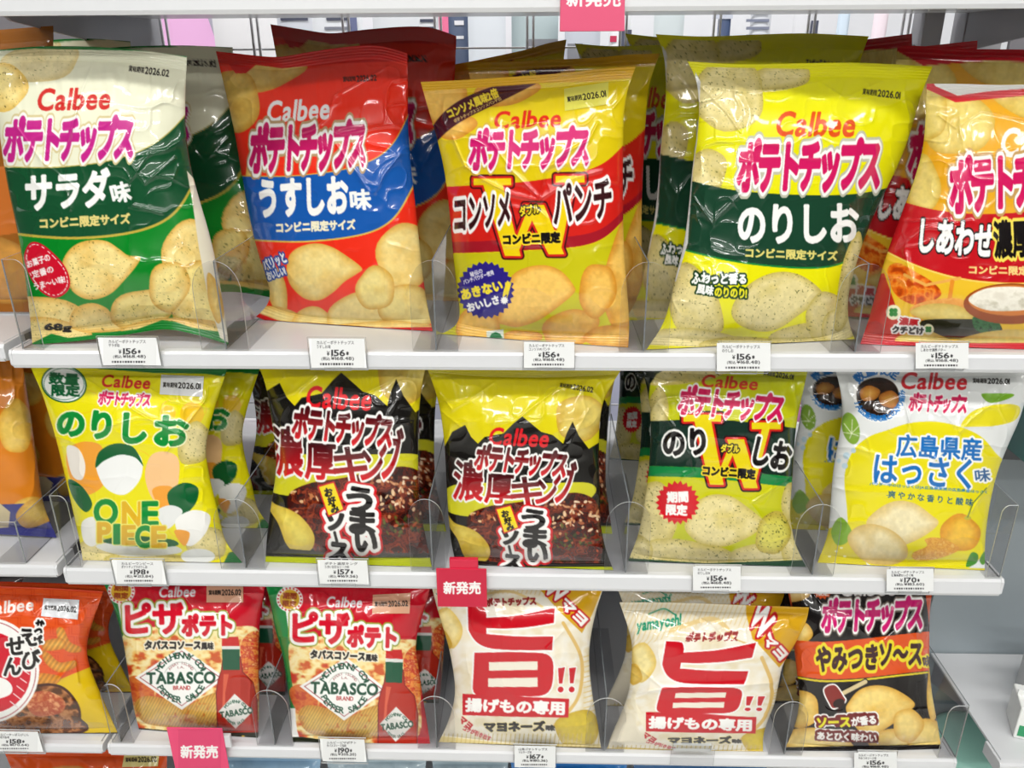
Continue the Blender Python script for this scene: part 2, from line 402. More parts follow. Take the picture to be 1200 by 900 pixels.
# back of the units: wire panel above, steel panel below, uprights
g = empty('wire_back_panel', (0, YB, 0), 'white wire grid closing the back of the middle unit', 'wire panel')
m = MB()
for k in range(9):
    x = -0.425+0.85*k/8
    for dx in (-0.0035, 0.0035): m.rod((x+dx, YB, -0.22), (x+dx, YB, 0.46), 0.0016, n=6)
m.build('upright_wires', STEEL, g, (0, YB, 0), smooth=True)
m = MB()
for k in range(14):
    z = -0.205+0.05*k; m.rod((-0.44, YB+0.003, z), (0.44, YB+0.003, z), 0.0013, n=6)
m.build('cross_wires', STEEL, g, (0, YB, 0), smooth=True)
PALE = mat('pale_blue_panel', (196, 202, 222), 0.45, noise=0.03)
def panel(name, x0, x1, z0, z1, m_, label, y=None, d=0.006):
    y = YB if y is None else y
    o = MB().box((x0, y, z0), (x1, y+d, z1)).build(name, m_, None, (0, 0, 0), 0.001); tag(o, label, 'panel'); return o
panel('back_panel', -0.435, 0.435, -0.90, -0.232, PALE, 'pale blue-grey steel back panel behind the row with pizza chip bags')
DG = mat('dark_grey_panel', (120, 118, 124), 0.5, noise=0.05)
panel('back_panel', -1.36, -0.462, -0.90, 0.46, DG, 'dark grey back panel of the left unit')
panel('back_panel', 0.545, 1.45, -0.12, 0.46, DG, 'dark grey back panel of the right unit, beside the top shelf')
RG = mat('shelf_back_grey', (150, 160, 166), 0.42, noise=0.05)
panel('back_panel', 0.490, 1.45, -0.90, -0.125, RG, 'plain grey back panel of the right unit above the small white cartons', y=0.172)
for x0, x1, lb in ((-0.458, -0.438, 'grey steel upright post at the left end of the wire grid'), (0.440, 0.462, 'grey steel upright post at the right end of the wire grid'), (0.486, 0.530, 'pale upright post behind the red bags at the right')):
    m = MB(); m.box((x0, YB-0.012, -1.09), (x1, YB+0.02, 0.46)); o = m.build('upright_post', GREY, None, (0, 0, 0), 0.0015); tag(o, lb, 'post', 'upright posts of the shelving')
panel('side_panel', -0.4565, -0.4535, -0.2, 0.2, GREY, 'thin grey panel between the left unit and the middle unit', y=0.3, d=0.05)

def plate(name, x0, x1, y0, y1, z0, z1, m_):
    o = MB().box((x0, y0, z0), (x1, y1, z1)).build(name, m_, None); o['kind'] = 'structure'; return o
FLOORM = mat('floor_tiles', (205, 205, 200), 0.3, noise=0.06); WALLM = mat('wall_paint', (235, 236, 240), 0.7, noise=0.02); CEILM = mat('ceiling_tiles', (238, 238, 236), 0.8, noise=0.03)
plate('floor', -4, 4, -6.2, 3.2, -1.14, -1.10, FLOORM)
plate('ceiling', -4, 4, -6.2, 3.2, CEIL, CEIL+0.04, CEILM)
panel('far_back_board', -1.6, 1.6, -1.05, 0.55, mat('pale_board', (226, 228, 234), 0.6), 'pale back board of the shelving across the next aisle', y=1.78, d=0.01)
plate('wall_back', -4, 4, 3.2, 3.24, -1.14, CEIL+0.04, WALLM)
DIFF = bpy.data.materials.new('lamp_diffuser'); DIFF.use_nodes = True
bb = DIFF.node_tree.nodes['Principled BSDF']; bb.inputs['Base Color'].default_value = (0.9, 0.9, 0.9, 1); bb.inputs['Emission Color'].default_value = (1, 0.98, 0.95, 1); bb.inputs['Emission Strength'].default_value = 2.0
for i, (lx, ly, w) in enumerate(LAMPS):
    r = empty('ceiling_light', (lx, ly, CEIL-0.06), 'long white ceiling light over the shop aisle', 'ceiling light', 'ceiling lights of the shop')
    MB().box((lx-0.62, ly-0.1, CEIL-0.045), (lx+0.62, ly+0.1, CEIL)).build('lamp_housing', WHITE, r, (lx, ly, CEIL-0.06), 0.004)
    MB().box((lx-0.6, ly-0.085, CEIL-0.06), (lx+0.6, ly+0.085, CEIL-0.045)).build('lamp_diffuser', DIFF, r, (lx, ly, CEIL-0.06), 0.004)

# ------------------------------------------------------------------ chip bags
def edge_curve(pts, by, n=201):
    """edge polyline resampled so that parameter = fraction of its run in y (by=1) or x (by=0), softly rounded"""
    P = np.array(pts, float); Q = curve(P, 400)
    t = (Q[:, by]-Q[0, by])/(Q[-1, by]-Q[0, by]); t = np.maximum.accumulate(t)
    tt = np.linspace(0, 1, n); return np.stack([np.interp(tt, t+np.arange(len(t))*1e-9, Q[:, 0]), np.interp(tt, t+np.arange(len(t))*1e-9, Q[:, 1])], 1)
class Outline:
    def __init__(s, left, right, top, bot):
        s.T = edge_curve(top, 0); s.B = edge_curve(bot, 0)
        left = [tuple(s.T[0])]+list(left)+[tuple(s.B[0])]; right = [tuple(s.T[-1])]+list(right)+[tuple(s.B[-1])]
        s.L = edge_curve(left, 1); s.R = edge_curve(right, 1)
    def at(s, A, t):
        f = np.clip(t, 0, 1)*(len(A)-1); i = np.minimum(f.astype(int), len(A)-2); q = (f-i)[..., None]; return A[i]*(1-q)+A[i+1]*q
    def px(s, u, v):
        U = u[..., None]; V = v[..., None]
        return (1-V)*s.at(s.T, u)+V*s.at(s.B, u)+(1-U)*s.at(s.L, v)+U*s.at(s.R, v)-((1-U)*(1-V)*s.T[0]+U*(1-V)*s.T[-1]+(1-U)*V*s.B[0]+U*V*s.B[-1])
class Bag:
    """pillow bag whose middle plane stands on a shelf and leans back"""
    def __init__(s, out, zs, canvas, cmap=None, lean=8.0, T=0.024, vt=0.05, vb=0.045, seed=1, creases=(), base_y=None, crink=1.0, Tb=None):
        s.o = out; s.zs = zs; s.cv = canvas; s.cmap = cmap or (lambda P: P); s.T = T; s.Tb = 0.65*T if Tb is None else Tb; s.vt = vt; s.vb = vb; s.seed = seed; s.cr = creases; s.crink = crink
        bl = on_z(*out.B[0], zs); br = on_z(*out.B[-1], zs)
        if base_y is not None:
            bl = on_y(*out.B[0], base_y[0]); br = on_y(*out.B[-1], base_y[1])
        bl[1] = np.clip(bl[1], 0.006, 0.09); br[1] = np.clip(br[1], 0.006, 0.09)
        ax = br-bl; ax[2] = 0; ax /= np.linalg.norm(ax); back = np.array((-ax[1], ax[0], 0.0))
        a = math.radians(lean); up = np.array((0, 0, 1.0))*math.cos(a)+back*math.sin(a)
        s.n = np.cross(ax, up); s.n /= np.linalg.norm(s.n)
        s.p0 = np.array(((bl[0]+br[0])/2, (bl[1]+br[1])/2, zs)); s.ax = ax
    def base_h(s, u, v):
        q = np.abs(2*u-1); prof = np.clip(1-q**2.7, 0, 1)**0.72
        a = np.clip((v-s.vt)/0.30, 0, 1); b = np.clip((1-s.vb-v)/0.20, 0, 1)
        ra = np.clip(1-(1-a)**2.2, 0, 1)**0.85; rb = np.clip(1-(1-b)**2.2, 0, 1)**0.8
        return prof, ra, rb
    def h(s, u, v, P):
        prof, ra, rb = s.base_h(u, v); h = s.T*prof*ra*rb
        body = np.clip((v-s.vt)/0.04, 0, 1)*np.clip((1-s.vb-v)/0.04, 0, 1)
        k = s.seed*13.7
        x, y = P[..., 0], P[..., 1]
        w1 = fbm(x/75+k, y/75+k*.7, 2)-0.5
        wx = x+9*fbm(x/28+k, y/28, 2); wy = y+9*fbm(x/28, y/28+k, 2)
        r1 = 1-np.abs(2*fbm(wx/58+k*1.3, wy/46+k, 1)-1)*2.0
        r2 = 1-np.abs(2*fbm(wx/26+k*2.3, wy/24+k*3, 1)-1)*2.0
        edge = 0.30+0.70*np.clip((np.abs(2*u-1)-0.45)/0.5, 0, 1)+0.65*np.exp(-(v-s.vt)/0.20)
        h = h+body*s.crink*(0.0048*w1*prof+edge*(0.0017*np.clip(r1, 0, 1)**3+0.0009*np.clip(r2, 0, 1)**3))
        # puckers running down from the top seal and up from the bottom seal
        pk = fbm(u*17+k, v*2.2+k, 2)-0.5
        h = h+s.crink*body*pk*(0.0055*np.exp(-np.clip(v-s.vt, 0, 9)/0.09)+0.0065*np.exp(-np.clip(1-s.vb-v, 0, 9)/0.06))*np.clip(prof*2, 0, 1)
        for amp, wid, pl in s.cr:
            d = np.full(x.shape, 1e9); pl = np.asarray(pl, float)
            for a, b in zip(pl[:-1], pl[1:]):
                ab = b-a; t = np.clip(((x-a[0])*ab[0]+(y-a[1])*ab[1])/(ab@ab), 0, 1); d = np.minimum(d, (x-a[0]-t*ab[0])**2+(y-a[1]-t*ab[1])**2)
            d = np.sqrt(d); h = h+body*1.35*amp*np.exp(-(d/wid))
        seal = (v < s.vt) | (v > 1-s.vb)
        vv = np.where(v < s.vt, v/s.vt, (v-1+s.vb)/s.vb)
        wave = 0.004*(fbm(u*3.1+k, u*0+k, 2)-0.5)
        h = h+np.where(seal, 0.0003*np.sin(vv*2*math.pi*5), 0)+wave*np.exp(-v/0.08)
        return h
    def front(s, u, v, lift=0.0):
        P = s.o.px(u, v); h = s.h(u, v, P)+lift
        R = rays(P); t = (h-(CAM-s.p0)@s.n)/(R@s.n)
        X = CAM+R*t[..., None]
        X[..., 2] = np.maximum(X[..., 2], s.zs+0.0006+lift); return X, P
    def inv(s, P):
        u = np.full(P.shape[:-1], 0.5); v = np.full(P.shape[:-1], 0.5); e = 1e-3
        for _ in range(12):
            F = s.o.px(u, v)-P; du = (s.o.px(u+e, v)-s.o.px(u, v))/e; dv = (s.o.px(u, v+e)-s.o.px(u, v))/e
            D = du[..., 0]*dv[..., 1]-du[..., 1]*dv[..., 0]
            u = np.clip(u-(F[..., 0]*dv[..., 1]-F[..., 1]*dv[..., 0])/D, 0.002, .998); v = np.clip(v-(du[..., 0]*F[..., 1]-du[..., 1]*F[..., 0])/D, .002, .998)
        return u, v
    def grid(s, u0, u1, v0, v1, nu, nv):
        return np.meshgrid(np.linspace(u0, u1, nu), np.linspace(v0, v1, nv))
    @staticmethod
    def quads(nu, nv, base=0, flip=False):
        i, j = np.meshgrid(np.arange(nu-1), np.arange(nv-1)); a = (j*nu+i).ravel()+base
        q = np.stack([a, a+nu, a+nu+1, a+1], 1); return q[:, ::-1] if flip else q
    def meshes(s, step=0.85):
        W = max(s.o.T[-1, 0]-s.o.T[0, 0], s.o.B[-1, 0]-s.o.B[0, 0]); H = s.o.B[:, 1].mean()-s.o.T[:, 1].mean()
        nu = int(W/step)+2; nv = int(H/step)+2; O = s.p0; res = {}
        for nm, va, vb_ in (('pouch', s.vt, 1-s.vb), ('top_seal', 0.0, s.vt), ('bottom_seal', 1-s.vb, 1.0)):
            n_v = max(int(nv*(vb_-va))+2, 9); U, V = s.grid(0, 1, va, vb_, nu, n_v); X, P = s.front(U, V); C = s.cv.sample(s.cmap(P))
            cu, cn = max(12, nu//5), max(10, n_v//5) if nm == 'pouch' else 7
            U2, V2 = s.grid(0, 1, va, vb_, cu, cn)
            if nm == 'pouch':
                prof, ra, rb = s.base_h(U2, V2); hb = s.Tb*prof*ra*rb
            else: hb = np.full(U2.shape, 0.0006)
            P2 = s.o.px(U2, V2); R = rays(P2); wave = 0.004*(fbm(U2*3.1+s.seed*13.7, U2*0+s.seed*13.7, 2)-0.5)*np.exp(-V2/0.08)
            t = (wave-(CAM-s.p0)@s.n)/(R@s.n); X2 = CAM+R*t[..., None]-s.n*hb[..., None]
            X2[..., 2] = np.maximum(X2[..., 2], s.zs+0.0005)
            Pe = np.where((U2 < 0.5)[..., None], s.o.px(np.full_like(U2, 0.045), V2), s.o.px(np.full_like(U2, 0.955), V2)); C2 = s.cv.sample(s.cmap(Pe))
            Vt = np.r_[X.reshape(-1, 3), X2.reshape(-1, 3)]-O; Cc = np.r_[C.reshape(-1, 3), C2.reshape(-1, 3)]
            F = np.r_[s.quads(nu, n_v), s.quads(cu, cn, nu*n_v, True)]
            res[nm] = mesh_raw(nm, Vt, F, FILM, Cc)
        return res
    def build(s, label, group=None, step=0.85, date=None, name='chip_bag', cat='chip bag'):
        root = empty(name, s.p0, label, cat, group)
        for k, me in s.meshes(step).items():
            ob = link(k, me, root)
            if k == 'pouch': pouch = ob
        if date is not None:
            q, cv = date; q = np.array(q, float); nu = int(np.hypot(*(q[1]-q[0]))/0.7)+2; nv = int(np.hypot(*(q[3]-q[0]))/0.7)+2
            a, b = np.meshgrid(np.linspace(0, 1, nu), np.linspace(0, 1, nv)); a = a[..., None]; b = b[..., None]
            P = (q[0]*(1-a)+q[1]*a)*(1-b)+(q[3]*(1-a)+q[2]*a)*b
            u, v = s.inv(s.imap(P) if hasattr(s, 'imap') else P); X, _ = s.front(u, v, 0.0007); C = cv.sample(P)
            link('date_panel', mesh_raw('date_panel', X.reshape(-1, 3)-s.p0, s.quads(nu, nv), FILM, C.reshape(-1, 3)), pouch)
        s.root = root; u = np.array([0.0, 1.0]); X, _ = s.front(u, np.array([0.0, 0.0])); s.tl, s.tr = X[0]-s.p0, X[1]-s.p0
        return root
LOW = {}
def low(bag, key):
    """a plainer mesh set of a bag's design for the bags standing behind"""
    if key not in LOW: LOW[key] = bag.meshes(2.0)
    return LOW[key]
def behind(bag, key, label, xl, xr, ytop, dY, group, roll=0.0, tilt=0.0, yaw=0.0, zs=None, lift=0.0):
    """a bag of the same kind further back on the shelf: its top corners show at (xl, xr, ytop)"""
    Y = bag.p0[1]+0.5*(bag.tl[1]+bag.tr[1])+dY; me = low(bag, key); A = on_y(xl, ytop, Y); B = on_y(xr, ytop, Y); zs = bag.zs if zs is None else zs
    w = np.hypot(*(bag.tr-bag.tl)[:2]); sx = (B[0]-A[0])/w; ht = 0.5*(bag.tl[2]+bag.tr[2]); top = 0.5*(A[2]+B[2]); sz = (top-zs-lift)/ht
    off = 0.5*(bag.tl+bag.tr); s_ = float(np.clip(sx, 0.6, 1.15)); sz = float(np.clip(sz, 0.8, 1.22))
    yb = Y-off[1]*0.72
    loc = ((A[0]+B[0])/2-off[0]*s_, yb, zs+lift)
    r = empty('chip_bag', loc, label, 'chip bag', group)
    r.rotation_euler = (math.radians(tilt), math.radians(roll), math.radians(yaw)); r.scale = (s_, 0.72, sz)
    for k, m in me.items(): link(k, m, r)
    return r
def affine(src, dst):
    """least-squares affine map taking src pixels to dst pixels"""
    S_ = np.c_[np.array(src, float), np.ones(len(src))]; M, *_ = np.linalg.lstsq(S_, np.array(dst, float), rcond=None)
    return lambda P: np.stack([P[..., 0]*M[0, i]+P[..., 1]*M[1, i]+M[2, i] for i in (0, 1)], -1)
# ------------------------------------------------------------------ the printed designs
WH = (245, 245, 242); BK = (22, 18, 18); PINK = (200, 22, 98); RED = (214, 40, 30)
def calbee(c, x0, y0, x1, y1, h, col=RED, out=()): c.text('Calbee', x0, y0, x1, y1, h, col, out=out, bold=h*0.036, slant=0.17, gap=0.02)
def logo(c, x0, y0, x1, y1, h, col=PINK, o1=WH, o2=None, w=None, fill2=None, st='ポテトチップス', h1=None):
    w = w or max(1.4, h*0.05); outs = ([(w*1.75, o2)] if o2 else [])+[(w, o1)]
    c.text(st, x0, y0, x1, y1, h, col, out=outs, bold=h*0.046, slant=0.10, fill2=fill2, h1=h1, gap=-0.13)
def date(c, x0, y0, x1, y1, h, yr, col=(25, 22, 20)):
    t = 0.40; xm = x0+(x1-x0)*t; ym = y0+(y1-y0)*t
    c.text('賞味期限', x0, y0, xm-0.7, ym, h*0.85, col, bold=0.12); c.text(yr, xm+.3, ym, x1, y1, h, col, bold=0.25)
def wlogo(c, pts, wide, narrow, col, o1, o2):
    """big two-stroke W with slab serifs; pts: top-left, bottom-left, middle, bottom-right, top-right"""
    a, b, m, d, e = [np.array(p, float) for p in pts]; q = 0.8
    def bar(p, s, w): return [(p[0]-w/2, p[1]), (p[0]+w/2, p[1]), (s[0]+w*q/2, s[1]), (s[0]-w*q/2, s[1])]
    S_ = [bar(a, b, wide), bar(m, d, wide), bar(m, b, narrow), bar(e, d, narrow)]
    S_ += [[p+(-hw, -5), p+(hw, -5), p+(hw, 3), p+(-hw, 3)] for p, hw in ((a, 22), (e, 17))]
    for g, k in ((4.6, o2), (2.6, o1), (0, col)):
        for P in S_: c.poly(P, k, grow=g)
SALTC = dict(core=(238, 218, 138), edge=(206, 158, 66)); SALT = dict(core=(236, 214, 140), edge=(214, 165, 72))

# --- salad flavour, green
def art_salad():
    c = Canvas(-30, 30, 300, 425, base=(8, 128, 36))
    c.poly([(-40, 30), (300, 30), (300, 130), (219, 135), (195, 160), (165, 178), (120, 191), (60, 197), (-40, 194)], (233, 234, 208))
    c.chipe(48, 72, 46, 24, -8, core=(232, 220, 172), edge=(220, 200, 140), speck=0.15, seed=3, spc=(70, 90, 50))
    c.chipe(2, 102, 30, 29, 0, core=(244, 224, 150), edge=(226, 186, 90), speck=0.2, seed=4, spc=(90, 80, 40))
    c.band([(-40, 194), (60, 197), (120, 191), (165, 178), (195, 160), (219, 133), (240, 110)], [(-40, 262), (20, 274), (80, 279), (130, 276), (170, 269), (203, 254), (220, 228), (238, 190)], (22, 78, 46))
    c.line([(-40, 194), (60, 197), (120, 191), (165, 178), (195, 160), (219, 133)], 1.2, (196, 180, 90))
    c.line([(-40, 263), (20, 275), (80, 280), (130, 277), (170, 270), (204, 255), (220, 230), (238, 190)], 3.0, (190, 168, 66))
    c.chipe(228, 300, 40, 42, 10, speck=.2, seed=1, **SALT)
    c.chipe(55, 372, 55, 24, 12, speck=.2, seed=5, **SALT); c.chipe(45, 392, 60, 20, 0, speck=.2, seed=6, **SALT)
    c.chip([(82, 372), (90, 360), (108, 355), (125, 361), (135, 372), (160, 384), (110, 390), (85, 385)], speck=.2, seed=7, **SALT)
    c.chipe(166, 364, 38, 25, -12, speck=.2, seed=8, **SALTC); c.chipe(236, 350, 40, 46, 10, speck=.2, seed=9, **SALTC); c.chipe(205, 388, 60, 16, 0, speck=.2, seed=19, **SALT)
    c.chip([(73, 312), (78, 297), (90, 286), (108, 281), (126, 283), (140, 292), (150, 299), (164, 301), (161, 310), (148, 326), (130, 344), (110, 351), (94, 348), (81, 336)], speck=.2, seed=2, **SALT)
    c.chipe(198, 335, 24, 30, 12, speck=.2, seed=12, **SALTC)
    c.poly([(-40, 402), (38, 402), (60, 391), (80, 396), (120, 391), (160, 386), (190, 375), (205, 377), (225, 384), (250, 388), (300, 390), (300, 430), (-40, 430)], (8, 122, 40))
    c.poly([(-40, 30), (300, 30), (300, 67), (219, 67), (180, 60), (100, 58), (40, 57), (-40, 62)], (14, 112, 40))
    c.poly([(28, 300), (35, 285), (47, 285), (62, 296), (76, 312), (82, 328), (80, 340), (70, 348), (58, 348), (44, 338), (33, 320)], (203, 18, 44), smooth=True)
    t = smooth_closed([(31, 301), (36, 288), (47, 288), (61, 299), (74, 314), (79, 328), (77, 338), (69, 345), (58, 345), (46, 336), (35, 320)]); c.stroke(np.r_[t, t[:1]], 0.9, WH, dash=2.6)
    c.text('お菓子の', 32, 310, 58, 301, 8.5, WH, bold=.3); c.text('定番の', 38, 322, 62, 315, 8.5, WH, bold=.3); c.text('うま〜い味!', 40, 336, 76, 327, 8.5, WH, bold=.3)
    c.poly([(219, 200), (226, 208), (240, 240), (252, 280), (262, 330), (272, 404), (258, 396), (244, 350), (233, 290), (226, 240)], (228, 222, 200)); c.chipe(252, 350, 8, 30, -12, seed=31, **SALT)
    c.text('68g', 53, 384, 83, 385, 9.5, BK, bold=.9)
    calbee(c, 45, 117, 129, 115, 25, (205, 42, 38)); logo(c, 6, 164, 156, 161, 50, (196, 40, 138), o2=(214, 200, 150))
    c.text('サラダ', 31, 226, 128, 219, 42, WH, bold=1.9, slant=.05); c.text('味', 131, 228, 152, 223, 23, WH, bold=1.0)
    c.text('コンビニ限定サイズ', 47, 262, 152, 256, 12, (226, 208, 128), bold=.7)
    date(c, 151, 80, 198, 86, 8, '2026.02'); return c
# --- lightly salted, red and blue
def art_salt():
    c = Canvas(230, 25, 530, 410, base=(234, 48, 28))
    c.chipe(310, 88, 50, 18, -14, core=(222, 188, 104), edge=(200, 150, 60), seed=2); c.chipe(274, 118, 31, 37, -14, core=(226, 190, 96), edge=(204, 150, 56), seed=3)
    c.poly([(230, 25), (530, 25), (530, 70), (400, 74), (330, 80), (300, 76), (288, 86), (276, 86), (268, 75), (230, 72)], (205, 30, 26))
    c.chipe(293, 215, 6, 40, 5, seed=6, **SALT)
    c.band([(270, 206), (340, 207), (400, 200), (440, 188), (462, 170), (476, 140), (490, 110)], [(280, 279), (305, 281), (350, 283), (400, 279), (440, 271), (465, 255), (478, 228), (500, 190)], (24, 88, 172))
    c.line([(270, 206), (340, 207), (400, 200), (440, 188), (462, 170), (476, 140), (490, 110)], 1.3, (216, 170, 60)); c.line([(280, 280), (305, 282), (350, 284), (400, 280), (440, 272), (465, 256), (479, 228), (500, 190)], 2.0, (216, 180, 80))
    c.chipe(475, 300, 34, 40, 10, seed=4, **SALT); c.chipe(322, 335, 12, 34, -18, seed=8, **SALT); c.chipe(310, 372, 40, 14, 0, seed=18, **SALT)
    c.chip([(342, 377), (350, 365), (364, 359), (378, 362), (390, 377), (370, 388), (345, 386)], seed=9, **SALT)
    c.chip([(336, 313), (340, 298), (352, 289), (370, 285), (388, 289), (405, 299), (424, 314), (418, 321), (404, 330), (390, 343), (374, 352), (357, 350), (343, 338), (337, 326)], seed=1, **SALT)
    c.chipe(421, 366, 40, 23, -14, seed=5, **SALT); c.chipe(478, 360, 36, 26, 10, seed=7, **SALTC); c.chipe(440, 338, 23, 26, 10, seed=10, **SALTC); c.chipe(450, 386, 60, 10, 0, seed=11, **SALT)
    c.poly([(230, 372), (301, 366), (330, 377), (400, 382), (440, 384), (530, 383), (530, 410), (230, 410)], (196, 24, 26))
    for st, a in (('パリッと', (309, 312, 334, 301, 13)), ('おいしい!', (313, 324, 334, 317, 10))): c.text(st, *a, WH, out=[(1.6, (30, 70, 160))], bold=.5)
    calbee(c, 314, 131, 386, 127, 24, (236, 236, 238)); logo(c, 294, 175, 428, 168, 54, (196, 28, 100), o2=(180, 150, 110))
    c.text('うすしお', 305, 233, 407, 229, 42, WH, bold=1.9); c.text('味', 411, 235, 434, 233, 23, WH, bold=1.0); c.text('コンビニ限定サイズ', 324, 267, 416, 263, 11.5, (240, 232, 200), bold=.7)
    date(c, 402, 93, 441, 91, 7, '2026.02'); return c
# --- consomme, yellow and red with a large W
def art_consomme():
    c = Canvas(480, 60, 770, 430, base=(222, 198, 18)); O = dict(core=(238, 190, 92), edge=(208, 138, 40))
    c.chipe(520, 118, 30, 30, 0, **O, seed=1); c.chipe(592, 108, 40, 16, -10, seed=2, **O); c.chipe(536, 150, 24, 12, -18, seed=3, **O)
    c.band([(500, 160), (512, 138), (535, 118), (575, 101), (632, 92)], [(512, 166), (520, 156), (545, 139), (585, 120), (640, 92)], (72, 20, 34))
    c.poly([(480, 60), (770, 60), (770, 92), (740, 92), (690, 96), (640, 97), (600, 100), (540, 104), (480, 108)], (216, 166, 22))
    c.text('コンソメ風味2倍', 525, 134, 583, 108, 11, (250, 226, 60), bold=.6); c.text('ポテトチップスコンソメパンチ比', 532, 142, 587, 115, 4.2, (236, 214, 120), bold=.15)
    c.band([(500, 220), (560, 217), (620, 213), (680, 203), (712, 191), (732, 168), (770, 130)], [(500, 297), (560, 296), (620, 293), (675, 290), (705, 283), (722, 268), (770, 210)], (208, 34, 26))
    c.band([(500, 284), (560, 283), (620, 280), (675, 277), (705, 271), (722, 256), (770, 200)], [(500, 297), (560, 296), (620, 293), (675, 290), (705, 283), (722, 268), (770, 210)], (160, 24, 38))
    c.band([(500, 298), (560, 297), (620, 294), (675, 291), (705, 284), (722, 269), (770, 212)], [(500, 440), (620, 440), (770, 440)], (196, 190, 22))
    c.chipe(735, 320, 26, 70, 8, seed=4, **O); c.chipe(560, 386, 26, 26, -30, seed=5, **O); c.chipe(540, 408, 40, 14, 0, seed=15, **O)
    c.chip([(583, 375), (590, 345), (600, 323), (618, 313), (640, 311), (658, 318), (672, 334), (673, 343), (655, 359), (632, 375), (608, 383), (592, 381)], seed=6, core=(242, 196, 100), edge=(214, 146, 46))
    c.chipe(612, 395, 24, 8, 0, seed=7, **O); c.chipe(668, 385, 34, 22, -16, seed=8, **O); c.chipe(700, 340, 22, 32, 8, seed=9, **O); c.chipe(715, 395, 30, 14, 0, seed=10, **O)
    wlogo(c, [(577, 214), (601, 300), (626, 240), (652, 298), (668, 211)], 23, 11, (236, 206, 16), (206, 36, 28), (70, 14, 20))
    c.poly([(480, 398), (540, 396), (600, 402), (680, 404), (770, 405), (770, 432), (480, 432)], (200, 140, 24))
    DB = (54, 18, 22)
    c.text('コンソメ', 533, 252, 597, 244, 40, DB, out=[(3, WH)], bold=1.2, slant=.12); c.text('パンチ', 649, 242, 716, 231, 46, DB, out=[(3, WH)], bold=1.2, slant=.12); c.text('ダブル', 609, 248, 632, 244, 11, (246, 220, 40), out=[(1.4, BK)], bold=.5)
    c.text('コンビニ限定', 590, 281, 656, 278, 12, BK, out=[(1.7, (244, 214, 40))], bold=.9)
    c.burst(569, 340, 34, 28, (44, 34, 128), 0.1); c.text('あきない', 541, 346, 588, 334, 12, (244, 224, 60), bold=.8); c.text('おいしさ', 548, 361, 584, 351, 9.5, WH, bold=.7)
    c.text('!', 592, 346, 596, 332, 6, (240, 220, 60), bold=.9); c.text('!', 594, 330, 594, 330.1, 1, WH); c.poly([(592, 331), (598, 330), (596, 345), (592, 345)], (236, 214, 60)); c.burst(591, 352, 5, 10, WH, .3)
    c.text('秘伝の', 551, 322, 565, 317, 5.5, WH, bold=.2); c.text('パンチパウダー使用', 543, 331, 578, 319, 5.5, WH, bold=.2)
    c.poly([(570, 388), (590, 386), (591, 401), (571, 403)], (206, 216, 204)); c.poly([(573, 397), (576, 391), (581, 389), (586, 391), (589, 396)], (20, 110, 60), smooth=False); c.text('74g', 543, 402, 568, 403, 7, BK, bold=.6)
    calbee(c, 580, 141, 657, 138.5, 20, (214, 36, 18)); logo(c, 551, 176, 690, 171, 46, (208, 30, 112), o2=(214, 180, 60)); return c
def date_box(P, col, yr, h=7, m=0.06):
    q = np.array(P, float); lo = q.min(0)-4; hi = q.max(0)+4; c = Canvas(lo[0], lo[1], hi[0], hi[1], S=3, base=col)
    a = q[0]*.5+q[3]*.5; b = q[1]*.5+q[2]*.5; d = b-a; a = a+d*m; b = b-d*m; date(c, a[0], a[1], b[0], b[1], h, yr); return (P, c)
